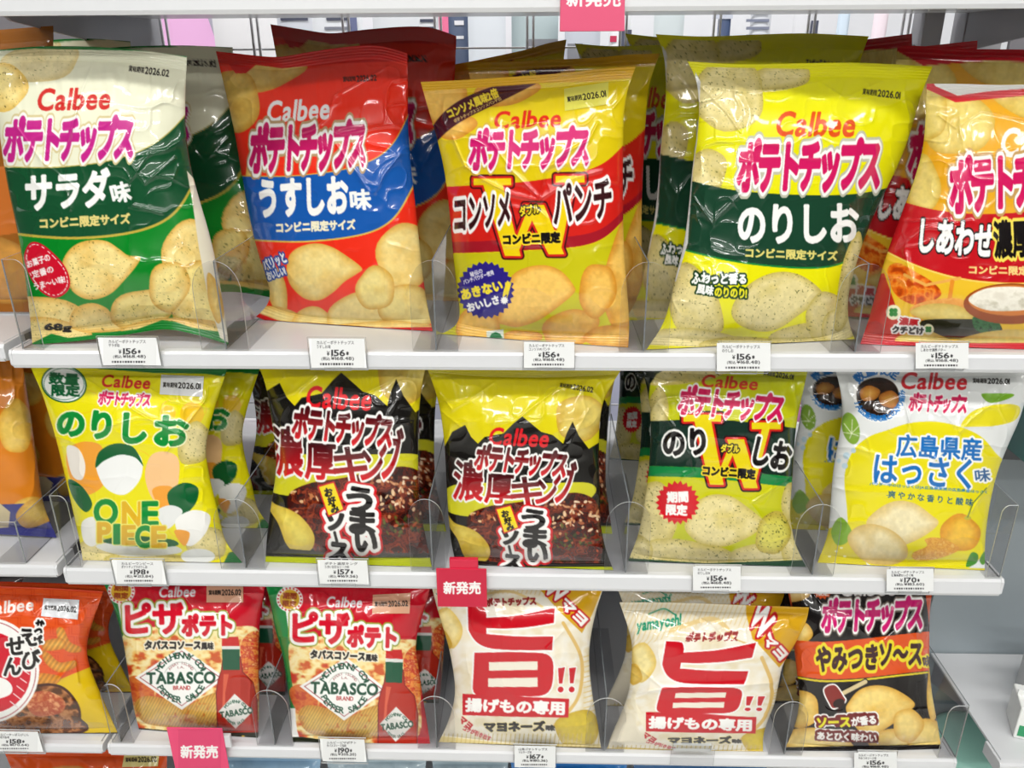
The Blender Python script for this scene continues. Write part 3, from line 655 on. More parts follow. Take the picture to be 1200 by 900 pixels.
# --- seaweed salt, yellow and dark green
NORI = dict(core=(228, 214, 152), edge=(198, 180, 92), speck=0.205)
def art_nori():
    c = Canvas(735, 50, 1115, 430, base=(230, 226, 14))
    c.chipe(910, 92, 42, 15, -8, seed=2, **NORI); c.chipe(853, 112, 44, 42, 0, seed=1, **NORI); c.chipe(828, 200, 24, 26, 20, seed=3, **NORI)
    c.poly([(735, 50), (1115, 50), (1115, 84), (1093, 84), (1000, 82), (900, 80), (806, 78), (735, 80)], (226, 222, 20))
    c.band([(740, 200), (812, 212), (850, 222), (900, 227), (960, 229), (1005, 228), (1060, 216)], [(740, 276), (806, 293), (850, 304), (900, 311), (950, 314), (985, 312), (1005, 299), (1070, 240)], (26, 66, 46))
    c.line([(740, 277), (806, 294), (850, 305), (900, 312), (950, 315), (985, 313), (1005, 300), (1070, 241)], 2.0, (20, 130, 60))
    c.chip([(782, 330), (800, 308), (818, 315), (835, 335), (845, 360), (846, 388), (815, 392), (790, 380)], seed=4, **NORI); c.chipe(800, 404, 70, 20, 0, seed=5, **NORI); c.chipe(870, 406, 50, 12, 0, seed=9, **NORI)
    c.chip([(857, 364), (866, 345), (884, 329), (905, 320), (925, 319), (945, 326), (964, 344), (952, 358), (935, 370), (915, 384), (895, 389), (875, 385), (862, 377)], seed=6, **NORI)
    c.chipe(945, 398, 46, 20, -8, seed=7, **NORI); c.chipe(965, 370, 20, 30, 15, seed=8, **NORI); c.chipe(985, 385, 22, 26, 10, seed=10, **NORI); c.chipe(995, 330, 12, 60, 12, seed=11, **NORI)
    c.poly([(735, 411), (758, 404), (850, 408), (905, 408), (970, 406), (1010, 390), (1010, 430), (735, 430)], (222, 214, 20))
    c.poly([(815, 84), (821, 96), (817, 165), (812, 200), (806, 285), (792, 330), (786, 330), (800, 285), (806, 200)], (222, 224, 224))
    c.text('ふわっと香る', 811, 326, 874, 327, 14, WH, out=[(2.2, (24, 60, 30))], bold=.7, h1=11); c.text('風味', 817, 338, 836, 341, 11, WH, out=[(2.2, (24, 60, 30))], bold=.6); c.text('のりのり!', 838, 342, 875, 344, 11, (236, 226, 40), out=[(2.2, (24, 60, 30))], bold=.6)
    calbee(c, 911, 145, 1002, 146, 28, (222, 78, 18)); logo(c, 866, 195, 1031, 192, 58, (208, 26, 96), o2=(190, 190, 170))
    c.text('のりしお', 866, 263, 1005, 262, 44, WH, bold=1.9); c.text('コンビニ限定サイズ', 874, 296, 981, 300, 11, (226, 214, 120), bold=.6); date(c, 1011, 107, 1055, 112, 8, '2026.01'); return c
# --- rich butter, orange and red
def art_butter(fold=True):
    c = Canvas(990, 80, 1340, 430, base=(228, 166, 32)); PC = dict(core=(230, 208, 118), edge=(206, 170, 70))
    c.chipe(1240, 118, 80, 26, 6, seed=5, **PC); c.chipe(1124, 146, 42, 36, -16, seed=1, **PC); c.chipe(1088, 130, 22, 36, 0, seed=3, **PC); c.chipe(1080, 214, 22, 34, -10, seed=2, **PC)
    c.poly([(990, 80), (1340, 80), (1340, 112), (1200, 112), (1170, 115), (1120, 120), (1085, 104), (990, 100)], (206, 28, 44))
    if fold: c.poly([(1090, 90), (1340, 90), (1340, 103), (1200, 104), (1160, 107), (1122, 112), (1096, 101)], (232, 232, 230)); c.poly([(1180, 90), (1340, 90), (1340, 98), (1180, 98)], (232, 232, 230))
    c.band([(1000, 215), (1060, 238), (1100, 248), (1150, 252), (1200, 249), (1340, 228)], [(1000, 270), (1035, 293), (1080, 314), (1130, 328), (1200, 333), (1340, 312)], (192, 20, 30))
    c.band([(1000, 271), (1035, 295), (1080, 316), (1130, 330), (1200, 335), (1340, 314)], [(1000, 430), (1150, 430), (1340, 430)], (232, 188, 44))
    c.line([(1000, 271), (1035, 294), (1080, 315), (1130, 329), (1200, 334), (1340, 313)], 1.6, (244, 214, 110))
    c.poly([(1000, 330), (1036, 320), (1050, 360), (1070, 400), (1000, 410)], (190, 40, 26))
    c.food([(1040, 316), (1052, 308), (1072, 318), (1092, 330), (1103, 342), (1098, 350), (1078, 358), (1058, 352), (1046, 340)], [(176, 62, 10), (226, 96, 16), (240, 150, 50), (196, 70, 14)], .09, 3)
    c.stroke([(1060, 322), (1085, 334), (1125, 326)], 3.5, (232, 170, 80)); c.stroke([(1116, 330), (1112, 356)], 5, (226, 140, 40)); c.food([(1066, 362), (1090, 352), (1125, 350), (1140, 366), (1120, 376), (1080, 376)], [(214, 120, 40), (236, 170, 80), (226, 150, 60)], .08, 5)
    c.chip([(1066, 366), (1090, 356), (1122, 358), (1142, 370), (1130, 378), (1095, 378)], seed=4, **PC); c.poly([(1080, 376), (1140, 374), (1165, 374), (1170, 392), (1100, 396)], (40, 40, 24), smooth=True)
    c.food([(1140, 372), (1160, 370), (1172, 380), (1168, 390), (1145, 388)], [(20, 60, 26), (50, 110, 60), (30, 80, 40)], .2, 7)
    c.ell(1185, 356, 56, 24, (150, 70, 26)); c.ell(1185, 352, 50, 18, (206, 120, 50)); c.food([(1135, 352), (1150, 340), (1175, 336), (1205, 338), (1226, 350), (1210, 362), (1160, 364)], [(206, 200, 180), (242, 238, 224), (226, 220, 204)], .08, 2)
    c.chip([(1120, 400), (1150, 390), (1190, 386), (1240, 388), (1290, 396), (1290, 410), (1130, 410)], seed=6, **PC); c.chip([(1050, 396), (1080, 386), (1100, 392), (1115, 402), (1060, 406)], seed=8, **PC)
    c.poly([(990, 404), (1010, 398), (1100, 402), (1340, 402), (1340, 430), (990, 430)], (200, 26, 40))
    for x, y, s_ in ((1047, 366, 5.5), (1088, 386, 4)):
        c.ell(x, y, s_*1.6, s_*1.6, (240, 236, 200))
        for k in range(4): c.ell(x+s_*.55*math.cos(.8+k*1.57), y+s_*.55*math.sin(.8+k*1.57), s_*.5, s_*.5, (40, 130, 50))
    c.text('濃厚', 1054, 376, 1076, 379, 9, (190, 30, 40), out=[(2, WH)], bold=.5); c.text('クチどけ', 1046, 386, 1082, 388, 8, BK, out=[(2, WH)], bold=.6)
    calbee(c, 1174, 168, 1266, 160, 32, (238, 232, 226)); logo(c, 1114, 219, 1286, 201, 62, (206, 22, 92), o2=(190, 150, 90))
    c.text('しあわせ', 1079, 276, 1163, 283, 38, WH, out=[(1.6, BK)], bold=1.5); c.text('濃厚バター', 1165, 281, 1272, 276, 42, BK, out=[(2.8, (240, 220, 90))], bold=1.3); c.text('コンビニ限定サイズ', 1136, 316, 1240, 318, 10, (240, 210, 130), bold=.6)
    return c
# --- limited seaweed salt, yellow with plain splashes of colour
def art_limited():
    c = Canvas(10, 400, 320, 680, base=(232, 222, 20)); G = (18, 138, 56)
    c.poly([(10, 400), (320, 400), (320, 438), (262, 441), (240, 438), (180, 437), (100, 431), (10, 430)], (16, 112, 44))
    for k, (x, y) in enumerate([(165, 500), (215, 480), (230, 620), (95, 470), (150, 540)]): c.ring(x, y, 22+5*(k % 3), 14, 1.0, (236, 200, 30))
    c.ell(225, 485, 14, 14, (240, 196, 36)); c.ell(197, 484, 9, 9, (240, 196, 36))
    c.chipe(228, 520, 20, 26, 20, seed=2, **NORI); c.chipe(112, 648, 24, 18, 0, seed=3, **NORI); c.chipe(243, 638, 24, 20, -10, seed=4, **NORI); c.chipe(170, 656, 50, 10, 0, seed=6, **NORI)
    OR = (238, 160, 52); PE = (242, 196, 140)
    c.poly([(78, 530), (95, 518), (118, 522), (124, 545), (120, 570), (98, 580), (82, 560)], OR, smooth=True); c.poly([(78, 524), (92, 526), (100, 545), (96, 562), (84, 556)], (238, 232, 222), smooth=True)
    c.poly([(170, 560), (176, 535), (192, 529), (208, 536), (210, 556), (204, 580), (182, 588)], PE, smooth=True); c.poly([(178, 575), (200, 570), (214, 590), (196, 604)], OR, smooth=True)
    c.poly([(112, 540), (128, 524), (150, 524), (166, 538), (164, 562), (145, 580), (122, 570)], (238, 240, 238), smooth=True); c.poly([(112, 548), (116, 530), (134, 520), (156, 524), (168, 546), (158, 536), (140, 533), (122, 540)], (10, 92, 46), smooth=True)
    c.poly([(196, 580), (214, 566), (232, 572), (228, 592), (208, 606)], (10, 92, 46), smooth=True); c.poly([(80, 562), (96, 570), (108, 590), (100, 600), (86, 584)], (10, 92, 46), smooth=True); c.poly([(184, 600), (200, 592), (214, 600), (196, 620)], (226, 228, 226), smooth=True)
    c.poly([(205, 612), (225, 598), (246, 604), (240, 626), (220, 640)], (240, 240, 236), smooth=True); c.poly([(96, 612), (112, 606), (120, 624), (110, 640), (98, 634)], (236, 236, 230), smooth=True); c.poly([(204, 622), (222, 624), (216, 640)], OR, smooth=True)
    c.poly([(112, 640), (150, 634), (200, 638), (210, 648), (150, 652)], (226, 228, 220), smooth=True); c.poly([(120, 634), (150, 628), (200, 632), (205, 640), (150, 640)], (10, 92, 46), smooth=True); c.ell(232, 652, 20, 9, (224, 226, 222))
    for ch, x, y, w, h, k in (('O', 124, 600, 26, 28, G), ('N', 155, 603, 22, 28, (222, 176, 40)), ('E', 176, 602, 17, 27, G), ('P', 122, 624, 14, 22, (222, 176, 40)), ('I', 137, 626, 5, 22, G), ('E', 151, 627, 14, 21, (222, 176, 40)), ('C', 168, 629, 17, 24, G), ('E', 186, 629, 15, 23, (222, 176, 40))):
        c.text(ch, x-w/2, y, x+w/2, y, h, k, out=[(1.3, (236, 232, 120))], bold=1.5)
    c.ell(75, 450, 27, 22, (14, 92, 48), rot=12); c.ell(75, 450, 25.3, 20.3, (242, 244, 240), rot=12); c.ring(75, 450, 23.5, 18.5, .7, (14, 92, 48))
    c.text('数量', 58, 443, 92, 445, 13, (14, 98, 52), bold=.8); c.text('限定', 61, 457, 93, 458, 13, (14, 98, 52), bold=.8)
    calbee(c, 120, 446, 176, 449, 14, (206, 38, 36)); logo(c, 116, 466, 176, 469, 16, (206, 20, 84))
    for ch, x, y, w, h in (('の', 83, 497, 29, 26), ('り', 119, 498, 20, 30), ('し', 158, 502, 25, 33), ('お', 201, 505, 37, 33)): c.text(ch, x-w/2, y-.5, x+w/2, y+.5, h, G, out=[(1.6, (246, 246, 200))], bold=2.0)
    c.poly([(262, 660), (268, 648), (290, 640), (290, 670), (262, 670)], (14, 110, 46)); return c
# --- rich king, black and yellow
def art_king():
    c = Canvas(470, 370, 750, 690, base=(220, 206, 22))
    c.chipe(680, 490, 30, 27, -20, seed=1, core=(222, 200, 104), edge=(196, 156, 50))
    c.poly([(470, 540), (508, 530), (521, 523), (530, 506), (545, 498), (552, 512), (560, 520), (568, 512), (590, 508), (602, 496), (612, 488), (622, 496), (634, 506), (648, 510), (660, 520), (664, 508), (671, 494), (678, 510), (690, 526), (703, 518), (740, 510), (740, 690), (470, 690)], (24, 22, 20))
    c.poly([(524, 572), (560, 566), (640, 566), (690, 566), (696, 580), (660, 600), (560, 606), (520, 596)], (208, 204, 40), smooth=True)
    c.food([(548, 606), (570, 594), (610, 588), (650, 580), (680, 578), (700, 590), (706, 620), (705, 650), (690, 668), (600, 670), (566, 650), (552, 630)], [(40, 10, 6), (90, 22, 10), (50, 12, 6), (130, 44, 20), (70, 18, 8), (150, 60, 26), (60, 14, 8)], .075, 2)
    rg = np.random.RandomState(4)
    for k in range(150):
        if k < 70: x, y, cl = 668+rg.randn()*17, 604+rg.randn()*11, [(236, 206, 164), (206, 150, 104), (244, 224, 190), (176, 100, 60)][k % 4]
        elif k < 105: x, y, cl = 664+rg.randn()*17, 632+rg.randn()*7, [(54, 66, 22), (90, 96, 34), (40, 44, 18)][k % 3]
        elif k < 130: x, y, cl = 572+rg.randn()*12, 608+rg.randn()*8, [(232, 196, 146), (190, 120, 70), (150, 60, 30)][k % 3]
        else: x, y, cl = 650+rg.randn()*34, 640+rg.randn()*12, [(150, 50, 26), (120, 30, 18), (190, 90, 50)][k % 3]
        c.ell(float(np.clip(x, 554, 700)), float(np.clip(y, 588, 660)), 1.2+2.6*rg.rand(), .7+1.1*rg.rand(), cl, rot=float(rg.rand()*180), op=.9)
    c.chip([(522, 598), (532, 612), (548, 618), (562, 626), (574, 642), (571, 656), (556, 660), (544, 652), (536, 632), (526, 616)], seed=2, core=(232, 214, 96), edge=(206, 176, 60), ew=14)
    c.poly([(470, 664), (535, 660), (600, 664), (760, 664), (760, 700), (470, 700)], (176, 186, 20)); c.poly([(470, 656), (535, 655), (600, 660), (760, 660), (760, 664), (600, 664.5), (470, 662)], (30, 26, 22))
    BR = (216, 26, 36); DK = (60, 12, 18)
    calbee(c, 574, 511, 643, 514, 20, BR); 
    KC = [('濃', 549, 562, 34, 46), ('厚', 585, 572, 32, 33), ('キ', 617, 576, 35, 35), ('ン', 640, 576, 22, 27), ('グ', 662, 564, 25, 48)]
    for ch, x, y, w_, h_ in KC: c.text(ch, x-w_/2, y, x+w_/2, y+2, h_, WH, out=[(2.0, WH)], bold=1.0)
    for ch, x, y, w_, h_ in KC: c.text(ch, x-w_/2, y, x+w_/2, y+2, h_, (60, 10, 16), bold=1.0, fill2=BR)
    logo(c, 558, 535, 664, 545, 30, DK, w=2.2, fill2=BR)
    vt = [('う', 625, 609, 25), ('ま', 627, 630, 25), ('い', 630, 648, 22), ('ソ', 597, 630, 17), ('ー', 597.5, 644.5, 20), ('ス', 600, 659, 18), ('味', 603, 673, 15)]
    for w_, k in ((6.0, (206, 24, 32)), (3.6, WH), (0, BK)):
        for ch, x, y, z in vt:
            r = 9 if ch != 'ー' else 0
            if ch == 'ー': c.stroke([(x-1, y-4.2), (x+1, y+4.2)], 3.0+2*w_, k)
            elif w_: c.text(ch, x-z/2, y-1, x+z/2, y+1, z*.9, k, out=[(w_, k)], bold=1.6)
            else: c.text(ch, x-z/2, y-1, x+z/2, y+1, z*.9, k, bold=1.6)
    c.poly([(582, 597), (598, 593), (607, 618), (591, 624)], (238, 214, 30), line=(1.5, (200, 24, 32)))
    for ch, x, y in (('お', 592, 602), ('好', 595, 610), ('み', 598, 618)): c.text(ch, x-4, y+.5, x+4, y-.5, 7.5, BK, bold=.5)
    date(c, 656, 451, 695, 457, 6, '2026.02'); return c
# --- double seaweed salt with a large W, yellow-green
def art_double():
    c = Canvas(715, 400, 975, 690, base=(190, 194, 22)); N = NORI
    c.chipe(800, 436, 60, 14, -6, seed=1, **N); c.chipe(772, 480, 12, 26, 0, seed=2, **N)
    c.poly([(715, 400), (790, 400), (775, 430), (762, 450), (756, 500), (715, 500)], (24, 34, 26)); c.poly([(770, 400), (975, 400), (975, 436), (860, 434), (790, 428), (766, 440)], (44, 58, 26))
    c.band([(730, 493), (762, 494), (830, 490), (900, 497), (960, 506)], [(730, 546), (762, 546), (830, 548), (900, 556), (960, 562)], (24, 48, 38)); c.band([(730, 546), (762, 546), (830, 548), (900, 556), (960, 562)], [(730, 558), (762, 558), (830, 560), (900, 568), (960, 574)], (24, 130, 66))
    c.band([(730, 558), (762, 558), (830, 560), (900, 568), (960, 574)], [(730, 580), (830, 590), (960, 600)], (200, 200, 24))
    c.chipe(762, 612, 30, 48, 12, seed=3, **N); c.chipe(800, 652, 60, 20, 4, seed=4, **N); c.chipe(745, 650, 20, 24, 0, seed=12, **N); c.chipe(928, 590, 12, 26, 0, seed=5, **N); c.chipe(900, 655, 50, 20, -6, seed=6, **N); c.chipe(932, 636, 18, 30, 0, seed=8, **N)
    c.chip([(803, 621), (806, 602), (816, 588), (834, 580), (855, 581), (873, 592), (896, 612), (886, 624), (868, 634), (846, 641), (822, 638)], seed=7, **N); c.chipe(906, 625, 20, 26, 18, seed=9, core=(214, 206, 90), edge=(180, 160, 60), speck=.26)
    wlogo(c, [(823, 491), (840, 568), (862, 515), (880, 572), (898, 500)], 20, 9, (228, 208, 24), (206, 36, 28), (40, 14, 20))
    calbee(c, 823, 446, 888, 450, 14, (200, 44, 30)); logo(c, 797, 468, 918, 479, 34, (200, 24, 84), h1=32)
    c.text('のり', 778, 520, 826, 517, 30, BK, out=[(2.4, WH)], bold=1.5); c.text('しお', 885, 528, 926, 537, 32, BK, out=[(2.4, WH)], bold=1.5); c.text('ダブル', 845, 525, 866, 526, 9, (240, 220, 50), out=[(1.3, BK)], bold=.5)
    c.text('コンビニ限定', 824, 551, 885, 556, 11, BK, out=[(1.5, (240, 214, 40))], bold=.8)
    c.burst(794, 589, 26, 22, (208, 28, 40), .16); c.text('期間', 782, 583, 806, 582, 12, WH, bold=.8); c.text('限定', 781, 597, 805, 598, 12, WH, bold=.8)
    c.poly([(715, 662), (735, 654), (830, 660), (975, 655), (975, 690), (715, 690)], (30, 66, 44)); date(c, 895, 437, 930, 442, 6, '2026.01'); return c
# --- citrus, white with a yellow fruit shape
def art_citrus():
    c = Canvas(940, 405, 1225, 690, base=(226, 229, 228)); BL = (28, 110, 186)
    c.poly([(992, 590), (990, 555), (1000, 528), (1018, 512), (1040, 504), (1065, 496), (1095, 494), (1125, 500), (1150, 512), (1166, 530), (1180, 550), (1172, 600), (1160, 640), (1120, 672), (1040, 672), (1000, 640)], (230, 218, 26), smooth=True)
    c.poly([(1126, 499), (1140, 482), (1168, 474), (1194, 476), (1190, 492), (1166, 499), (1140, 500)], (224, 212, 40), smooth=True); c.poly([(1150, 462), (1165, 461), (1188, 462), (1180, 468), (1160, 472)], (122, 176, 46), smooth=True)
    c.poly([(1196, 430), (1230, 430), (1230, 460), (1205, 445)], (226, 206, 60))
    c.ell(997, 502, 10, 19, (134, 172, 66), rot=-14)
    for k in range(6): c.stroke([(998, 508), (998+11*math.cos(.5+k), 503-11*math.sin(.5+k))], .9, (226, 232, 200))
    for x, y, r in ((992, 534, 4), (1000, 528, 3), (990, 546, 3.5), (983, 540, 2.5)): c.ell(x, y, r, r, (190, 214, 226))
    c.poly([(940, 690), (950, 640), (975, 618), (1000, 626), (1015, 660), (1020, 690)], (214, 200, 40), smooth=True); c.poly([(974, 622), (985, 606), (998, 622), (992, 636), (980, 638)], (126, 170, 50), smooth=True)
    for x, y in ((980, 646), (990, 652), (972, 652), (986, 642)): c.ell(x, y, 2, 1.2, (240, 236, 190))
    W_ = dict(core=(236, 224, 180), edge=(218, 190, 120))
    c.chip([(1015, 613), (1030, 596), (1050, 587), (1072, 590), (1092, 604), (1100, 612), (1092, 622), (1072, 634), (1050, 640), (1030, 630)], seed=1, ew=14, **W_); c.chip([(993, 631), (1003, 618), (1022, 614), (1046, 622), (1062, 638), (1062, 654), (1044, 662), (1018, 660), (1002, 648)], seed=2, ew=14, core=(232, 218, 170), edge=(210, 176, 96))
    c.chipe(1125, 625, 24, 22, 0, seed=3, core=(240, 190, 60), edge=(214, 144, 30), ew=16); c.ell(1134, 607, 4, 2.5, (190, 180, 60)); c.stroke([(1134, 606), (1140, 590), (1156, 572)], 1.6, (110, 130, 60))
    c.food([(1070, 648), (1086, 640), (1084, 632), (1098, 630), (1116, 636), (1124, 644), (1108, 652), (1088, 657), (1072, 656)], [(222, 150, 40), (238, 180, 70), (214, 140, 40), (240, 190, 90)], .3, 2)
    c.poly([(1132, 664), (1138, 648), (1146, 650), (1144, 660)], (70, 140, 50), smooth=True); c.poly([(1148, 656), (1154, 646), (1158, 654), (1152, 662)], (90, 150, 60), smooth=True)
    c.ell(1030, 465, 30, 30, WH); c.food([(1006, 452), (1018, 444), (1036, 443), (1050, 452), (1054, 470), (1044, 486), (1028, 490), (1012, 482), (1004, 468)], [(16, 12, 10), (60, 30, 14), (30, 18, 12), (50, 40, 26)], .2, 5)
    c.chipe(1019, 461, 12, 9, -10, seed=5, core=(222, 168, 80), edge=(170, 100, 30)); c.chipe(1042, 468, 12, 10, 10, seed=6, core=(214, 156, 70), edge=(160, 90, 30))
    c.arc('数量限定', 1030, 467, 34, 144, 48, 12, BL, bold=.5); c.arc('JA広島果実連との取り組み', 1030, 463, 27, 192, 372, 7, BL, bold=.3, inward=True)
    calbee(c, 1057, 446, 1133, 447, 19, (196, 22, 36)); logo(c, 1066, 471, 1133, 474, 21, (206, 24, 84))
    wo = [(2.2, WH)]
    c.text('広島県産', 1051, 522, 1150, 527, 26, BL, out=wo, bold=.7); c.text('はっさく', 1025, 549, 1138, 556, 34, BL, out=wo, bold=.9); c.text('味', 1143, 558, 1160, 556, 15, (60, 100, 150), out=wo, bold=.4)
    c.text('サッポロ〜っとパウダー中のはっさくはJA広島果実連の広島県産はっさく'.replace('サッポロ〜っと', ''), 1019, 567, 1157, 577, 4.3, BL, bold=.1); c.text('爽やかな香りと酸味', 1041, 579, 1140, 589, 8.5, (36, 90, 130), bold=.2, gap=.25)
    date(c, 1140, 446, 1183, 447, 6.5, '2026.01'); c.poly([(940, 690), (940, 662), (1000, 664), (1160, 666), (1160, 690)], (214, 204, 60)); return c
# --- shrimp snack, orange
def art_shrimp():
    c = Canvas(-110, 650, 160, 880, base=(222, 84, 34))
    for k in range(-12, 18):
        for j in range(-2, 10):
            x = k*11-20+(j % 2)*5; y = 680+j*11; col = (208, 66, 26)
            if (k+j) % 2: c.stroke([(x, y), (x+8, y)], .9, col); c.stroke([(x+8, y), (x+8, y+8)], .9, col)
            else: c.stroke([(x, y), (x, y+8)], .9, col); c.stroke([(x, y+8), (x+8, y+8)], .9, col)
    c.poly([(60, 880), (62, 800), (80, 792), (110, 780), (160, 776), (160, 880)], (222, 188, 20)); ST = dict(core=(242, 182, 78), edge=(220, 134, 40), ridge=(.6, 5))
    for P in ([(66, 738), (74, 736), (82, 752), (94, 758), (94, 764), (80, 764), (70, 754)], [(50, 752), (72, 748), (78, 758), (66, 762), (52, 762)], [(48, 762), (58, 766), (70, 776), (88, 774), (88, 782), (70, 788), (54, 778)], [(44, 790), (60, 790), (72, 794), (62, 804), (46, 804)]): c.chip(P, **ST, seed=P[0][0])
    c.food([(-110, 830), (0, 826), (40, 806), (70, 806), (88, 824), (92, 842), (84, 858), (-110, 862)], [(86, 50, 24), (150, 92, 48), (190, 130, 80), (120, 64, 30), (70, 46, 24)], .09, 3, line=(3, (70, 36, 24)))
    c.food([(30, 816), (56, 810), (76, 822), (70, 836), (40, 838)], [(206, 130, 80), (170, 70, 40), (226, 160, 110)], .15, 4)
    c.ell(-14, 786, 60, 62, WH, rot=10); c.ring(-14, 786, 56, 58, 1, (170, 60, 70)); c.ell(-14, 788, 50, 48, (206, 20, 44), rot=10); c.poly([(-30, 800), (0, 794), (14, 804), (8, 816), (-30, 822)], WH, smooth=True)
    for k in range(6): c.stroke([(12+4*k, 822-9*k), (22+3*k, 830-10*k)], 1.3, (240, 220, 220))
    for ch, x, y, z in (('か', 47, 731, 9), ('っ', 45, 741, 8), ('ぱ', 45, 750, 9), ('え', 32, 747, 20), ('び', 36, 773, 22), ('せ', 18, 757, 20), ('ん', 14, 781, 20)): c.text(ch, x-z*.5, y+.8, x+z*.5, y-.8, z, BK, out=[(2.2, WH)], bold=.9)
    calbee(c, -20, 714, 39, 708, 14, (238, 232, 228)); c.poly([(-110, 650), (160, 650), (160, 692), (120, 696), (50, 690), (-110, 688)], (206, 64, 30)); c.poly([(-110, 862), (160, 858), (160, 880), (-110, 880)], (30, 24, 24)); return c
# --- pizza chips with a hot sauce bottle, red
def art_pizza():
    c = Canvas(95, 650, 325, 885, base=(196, 20, 40)); PZ = [(206, 90, 40), (238, 190, 110), (246, 226, 160), (248, 232, 176), (240, 206, 130), (214, 110, 50), (190, 50, 26)]
    c.poly([(95, 650), (128, 650), (150, 760), (165, 885), (95, 885)], (22, 130, 62)); c.poly([(119, 650), (128, 650), (160, 755), (150, 765)], (22, 130, 62)); c.poly([(128, 650), (140, 650), (162, 752), (146, 752)], WH); c.poly([(142, 820), (158, 820), (166, 870), (150, 870)], WH)
    c.food([(143, 755), (148, 742), (170, 736), (220, 732), (270, 734), (304, 740), (304, 800), (300, 850), (230, 870), (166, 862), (152, 806)], PZ, .055, 2); c.food([(282, 756), (292, 742), (306, 744), (308, 790), (290, 806), (284, 780)], [(214, 60, 30), (236, 160, 70), (196, 50, 30), (244, 200, 120)], .16, 5)
    c.food([(146, 800), (160, 792), (180, 808), (176, 820), (156, 822)], [(190, 60, 30), (220, 120, 50), (206, 80, 40)], .14, 3)
    RC = dict(core=(240, 196, 96), edge=(214, 150, 56), brown=.32)
    c.chip([(158, 826), (168, 816), (190, 818), (215, 828), (240, 816), (258, 812), (264, 830), (258, 848), (230, 854), (195, 852), (168, 846)], seed=2, ridge=(.5, 3.2), **RC)
    c.poly([(213, 758), (264, 794), (213, 832), (158, 794)], WH); 
    D = [(213, 763), (258, 794), (213, 827), (164, 794), (213, 763)]; c.stroke(D, .8, (150, 40, 50))
    GN_ = (20, 74, 52); c.ring(211, 794, 31, 29, .7, (120, 130, 120), 25, 65); c.text('TABASCO', 172, 795, 252, 794, 13, GN_, bold=.7); c.arc('McILHENNY CO.', 212, 797, 29, 158, 20, 7, GN_, bold=.3); c.arc('PEPPER SAUCE', 212, 793, 27, 203, 338, 7, GN_, bold=.3, inward=True)
    c.text('BRAND', 203, 806, 223, 806, 4.6, (180, 60, 60), bold=.2); c.arc('AVERY ISLAND', 212, 793, 16, 150, 30, 3, (150, 80, 80), bold=.05); c.text('LA.', 208, 782, 216, 782, 2.6, (150, 80, 80))
    c.ring(212, 795, 20, 19, .5, (150, 160, 150), 200, 340)
    c.poly([(260, 786), (262, 770), (281, 770), (284, 788), (296, 800), (301, 822), (301, 870), (256, 870), (254, 812), (256, 798)], (178, 42, 26), line=(1.2, (120, 20, 20))); c.poly([(262, 790), (268, 790), (264, 812), (264, 840), (260, 840)], (214, 92, 64)); c.poly([(260, 760), (281, 760), (281, 785), (261, 785)], (16, 84, 56)); c.poly([(260, 747), (279, 746), (281, 760), (260, 761)], (200, 30, 30)); c.poly([(260, 757), (281, 757), (281, 761), (260, 761)], (226, 226, 222))
    c.poly([(275, 813), (297, 833), (276, 854), (256, 834)], (232, 230, 226)); c.text('TABASCO', 258, 838, 296, 832, 7, GN_, bold=.4); c.arc('McILHENNY CO.', 276, 836, 14, 150, 30, 3.4, GN_, bold=.1); c.arc('PEPPER SAUCE', 276, 836, 12, 215, 325, 3.2, GN_, inward=True)
    c.ell(142, 693, 16, 15, WH); 
    for k in range(20): c.ell(142+14*math.cos(k*.314), 693+13*math.sin(k*.314), 1.2, 1.2, (200, 40, 50))
    c.ell(142, 693, 12, 11.5, (216, 170, 50)); c.text('期間', 134, 689, 150, 689, 7, (150, 60, 30), bold=.4); c.text('限定', 134, 698, 150, 698, 7, (150, 60, 30), bold=.4)
    calbee(c, 187, 694, 229, 693, 12, (226, 226, 228))
    for o_, k in (((5.0), (150, 160, 60)), ((3.4), WH), (0, (206, 20, 44))):
        for st, a, h in (('ピザ', (148, 726, 214, 724), 35), ('ポテト', (214, 733, 271, 732), 24)): c.text(st, *a, h, k, out=[(o_, k)] if o_ else (), bold=1.7)
    c.text('タバスコソース', 170, 756, 235, 756, 9.5, BK, out=[(1.6, (240, 232, 210))], bold=.7); c.text('風味', 236, 757, 250, 757, 8, BK, out=[(1.5, (240, 232, 210))], bold=.4)
    c.poly([(95, 858), (163, 853), (230, 859), (325, 858), (325, 885), (95, 885)], (34, 38, 24))
    for x in (180, 205, 245, 262, 285): c.ell(x, 863, 2, 1.1, (220, 180, 60))
    return c
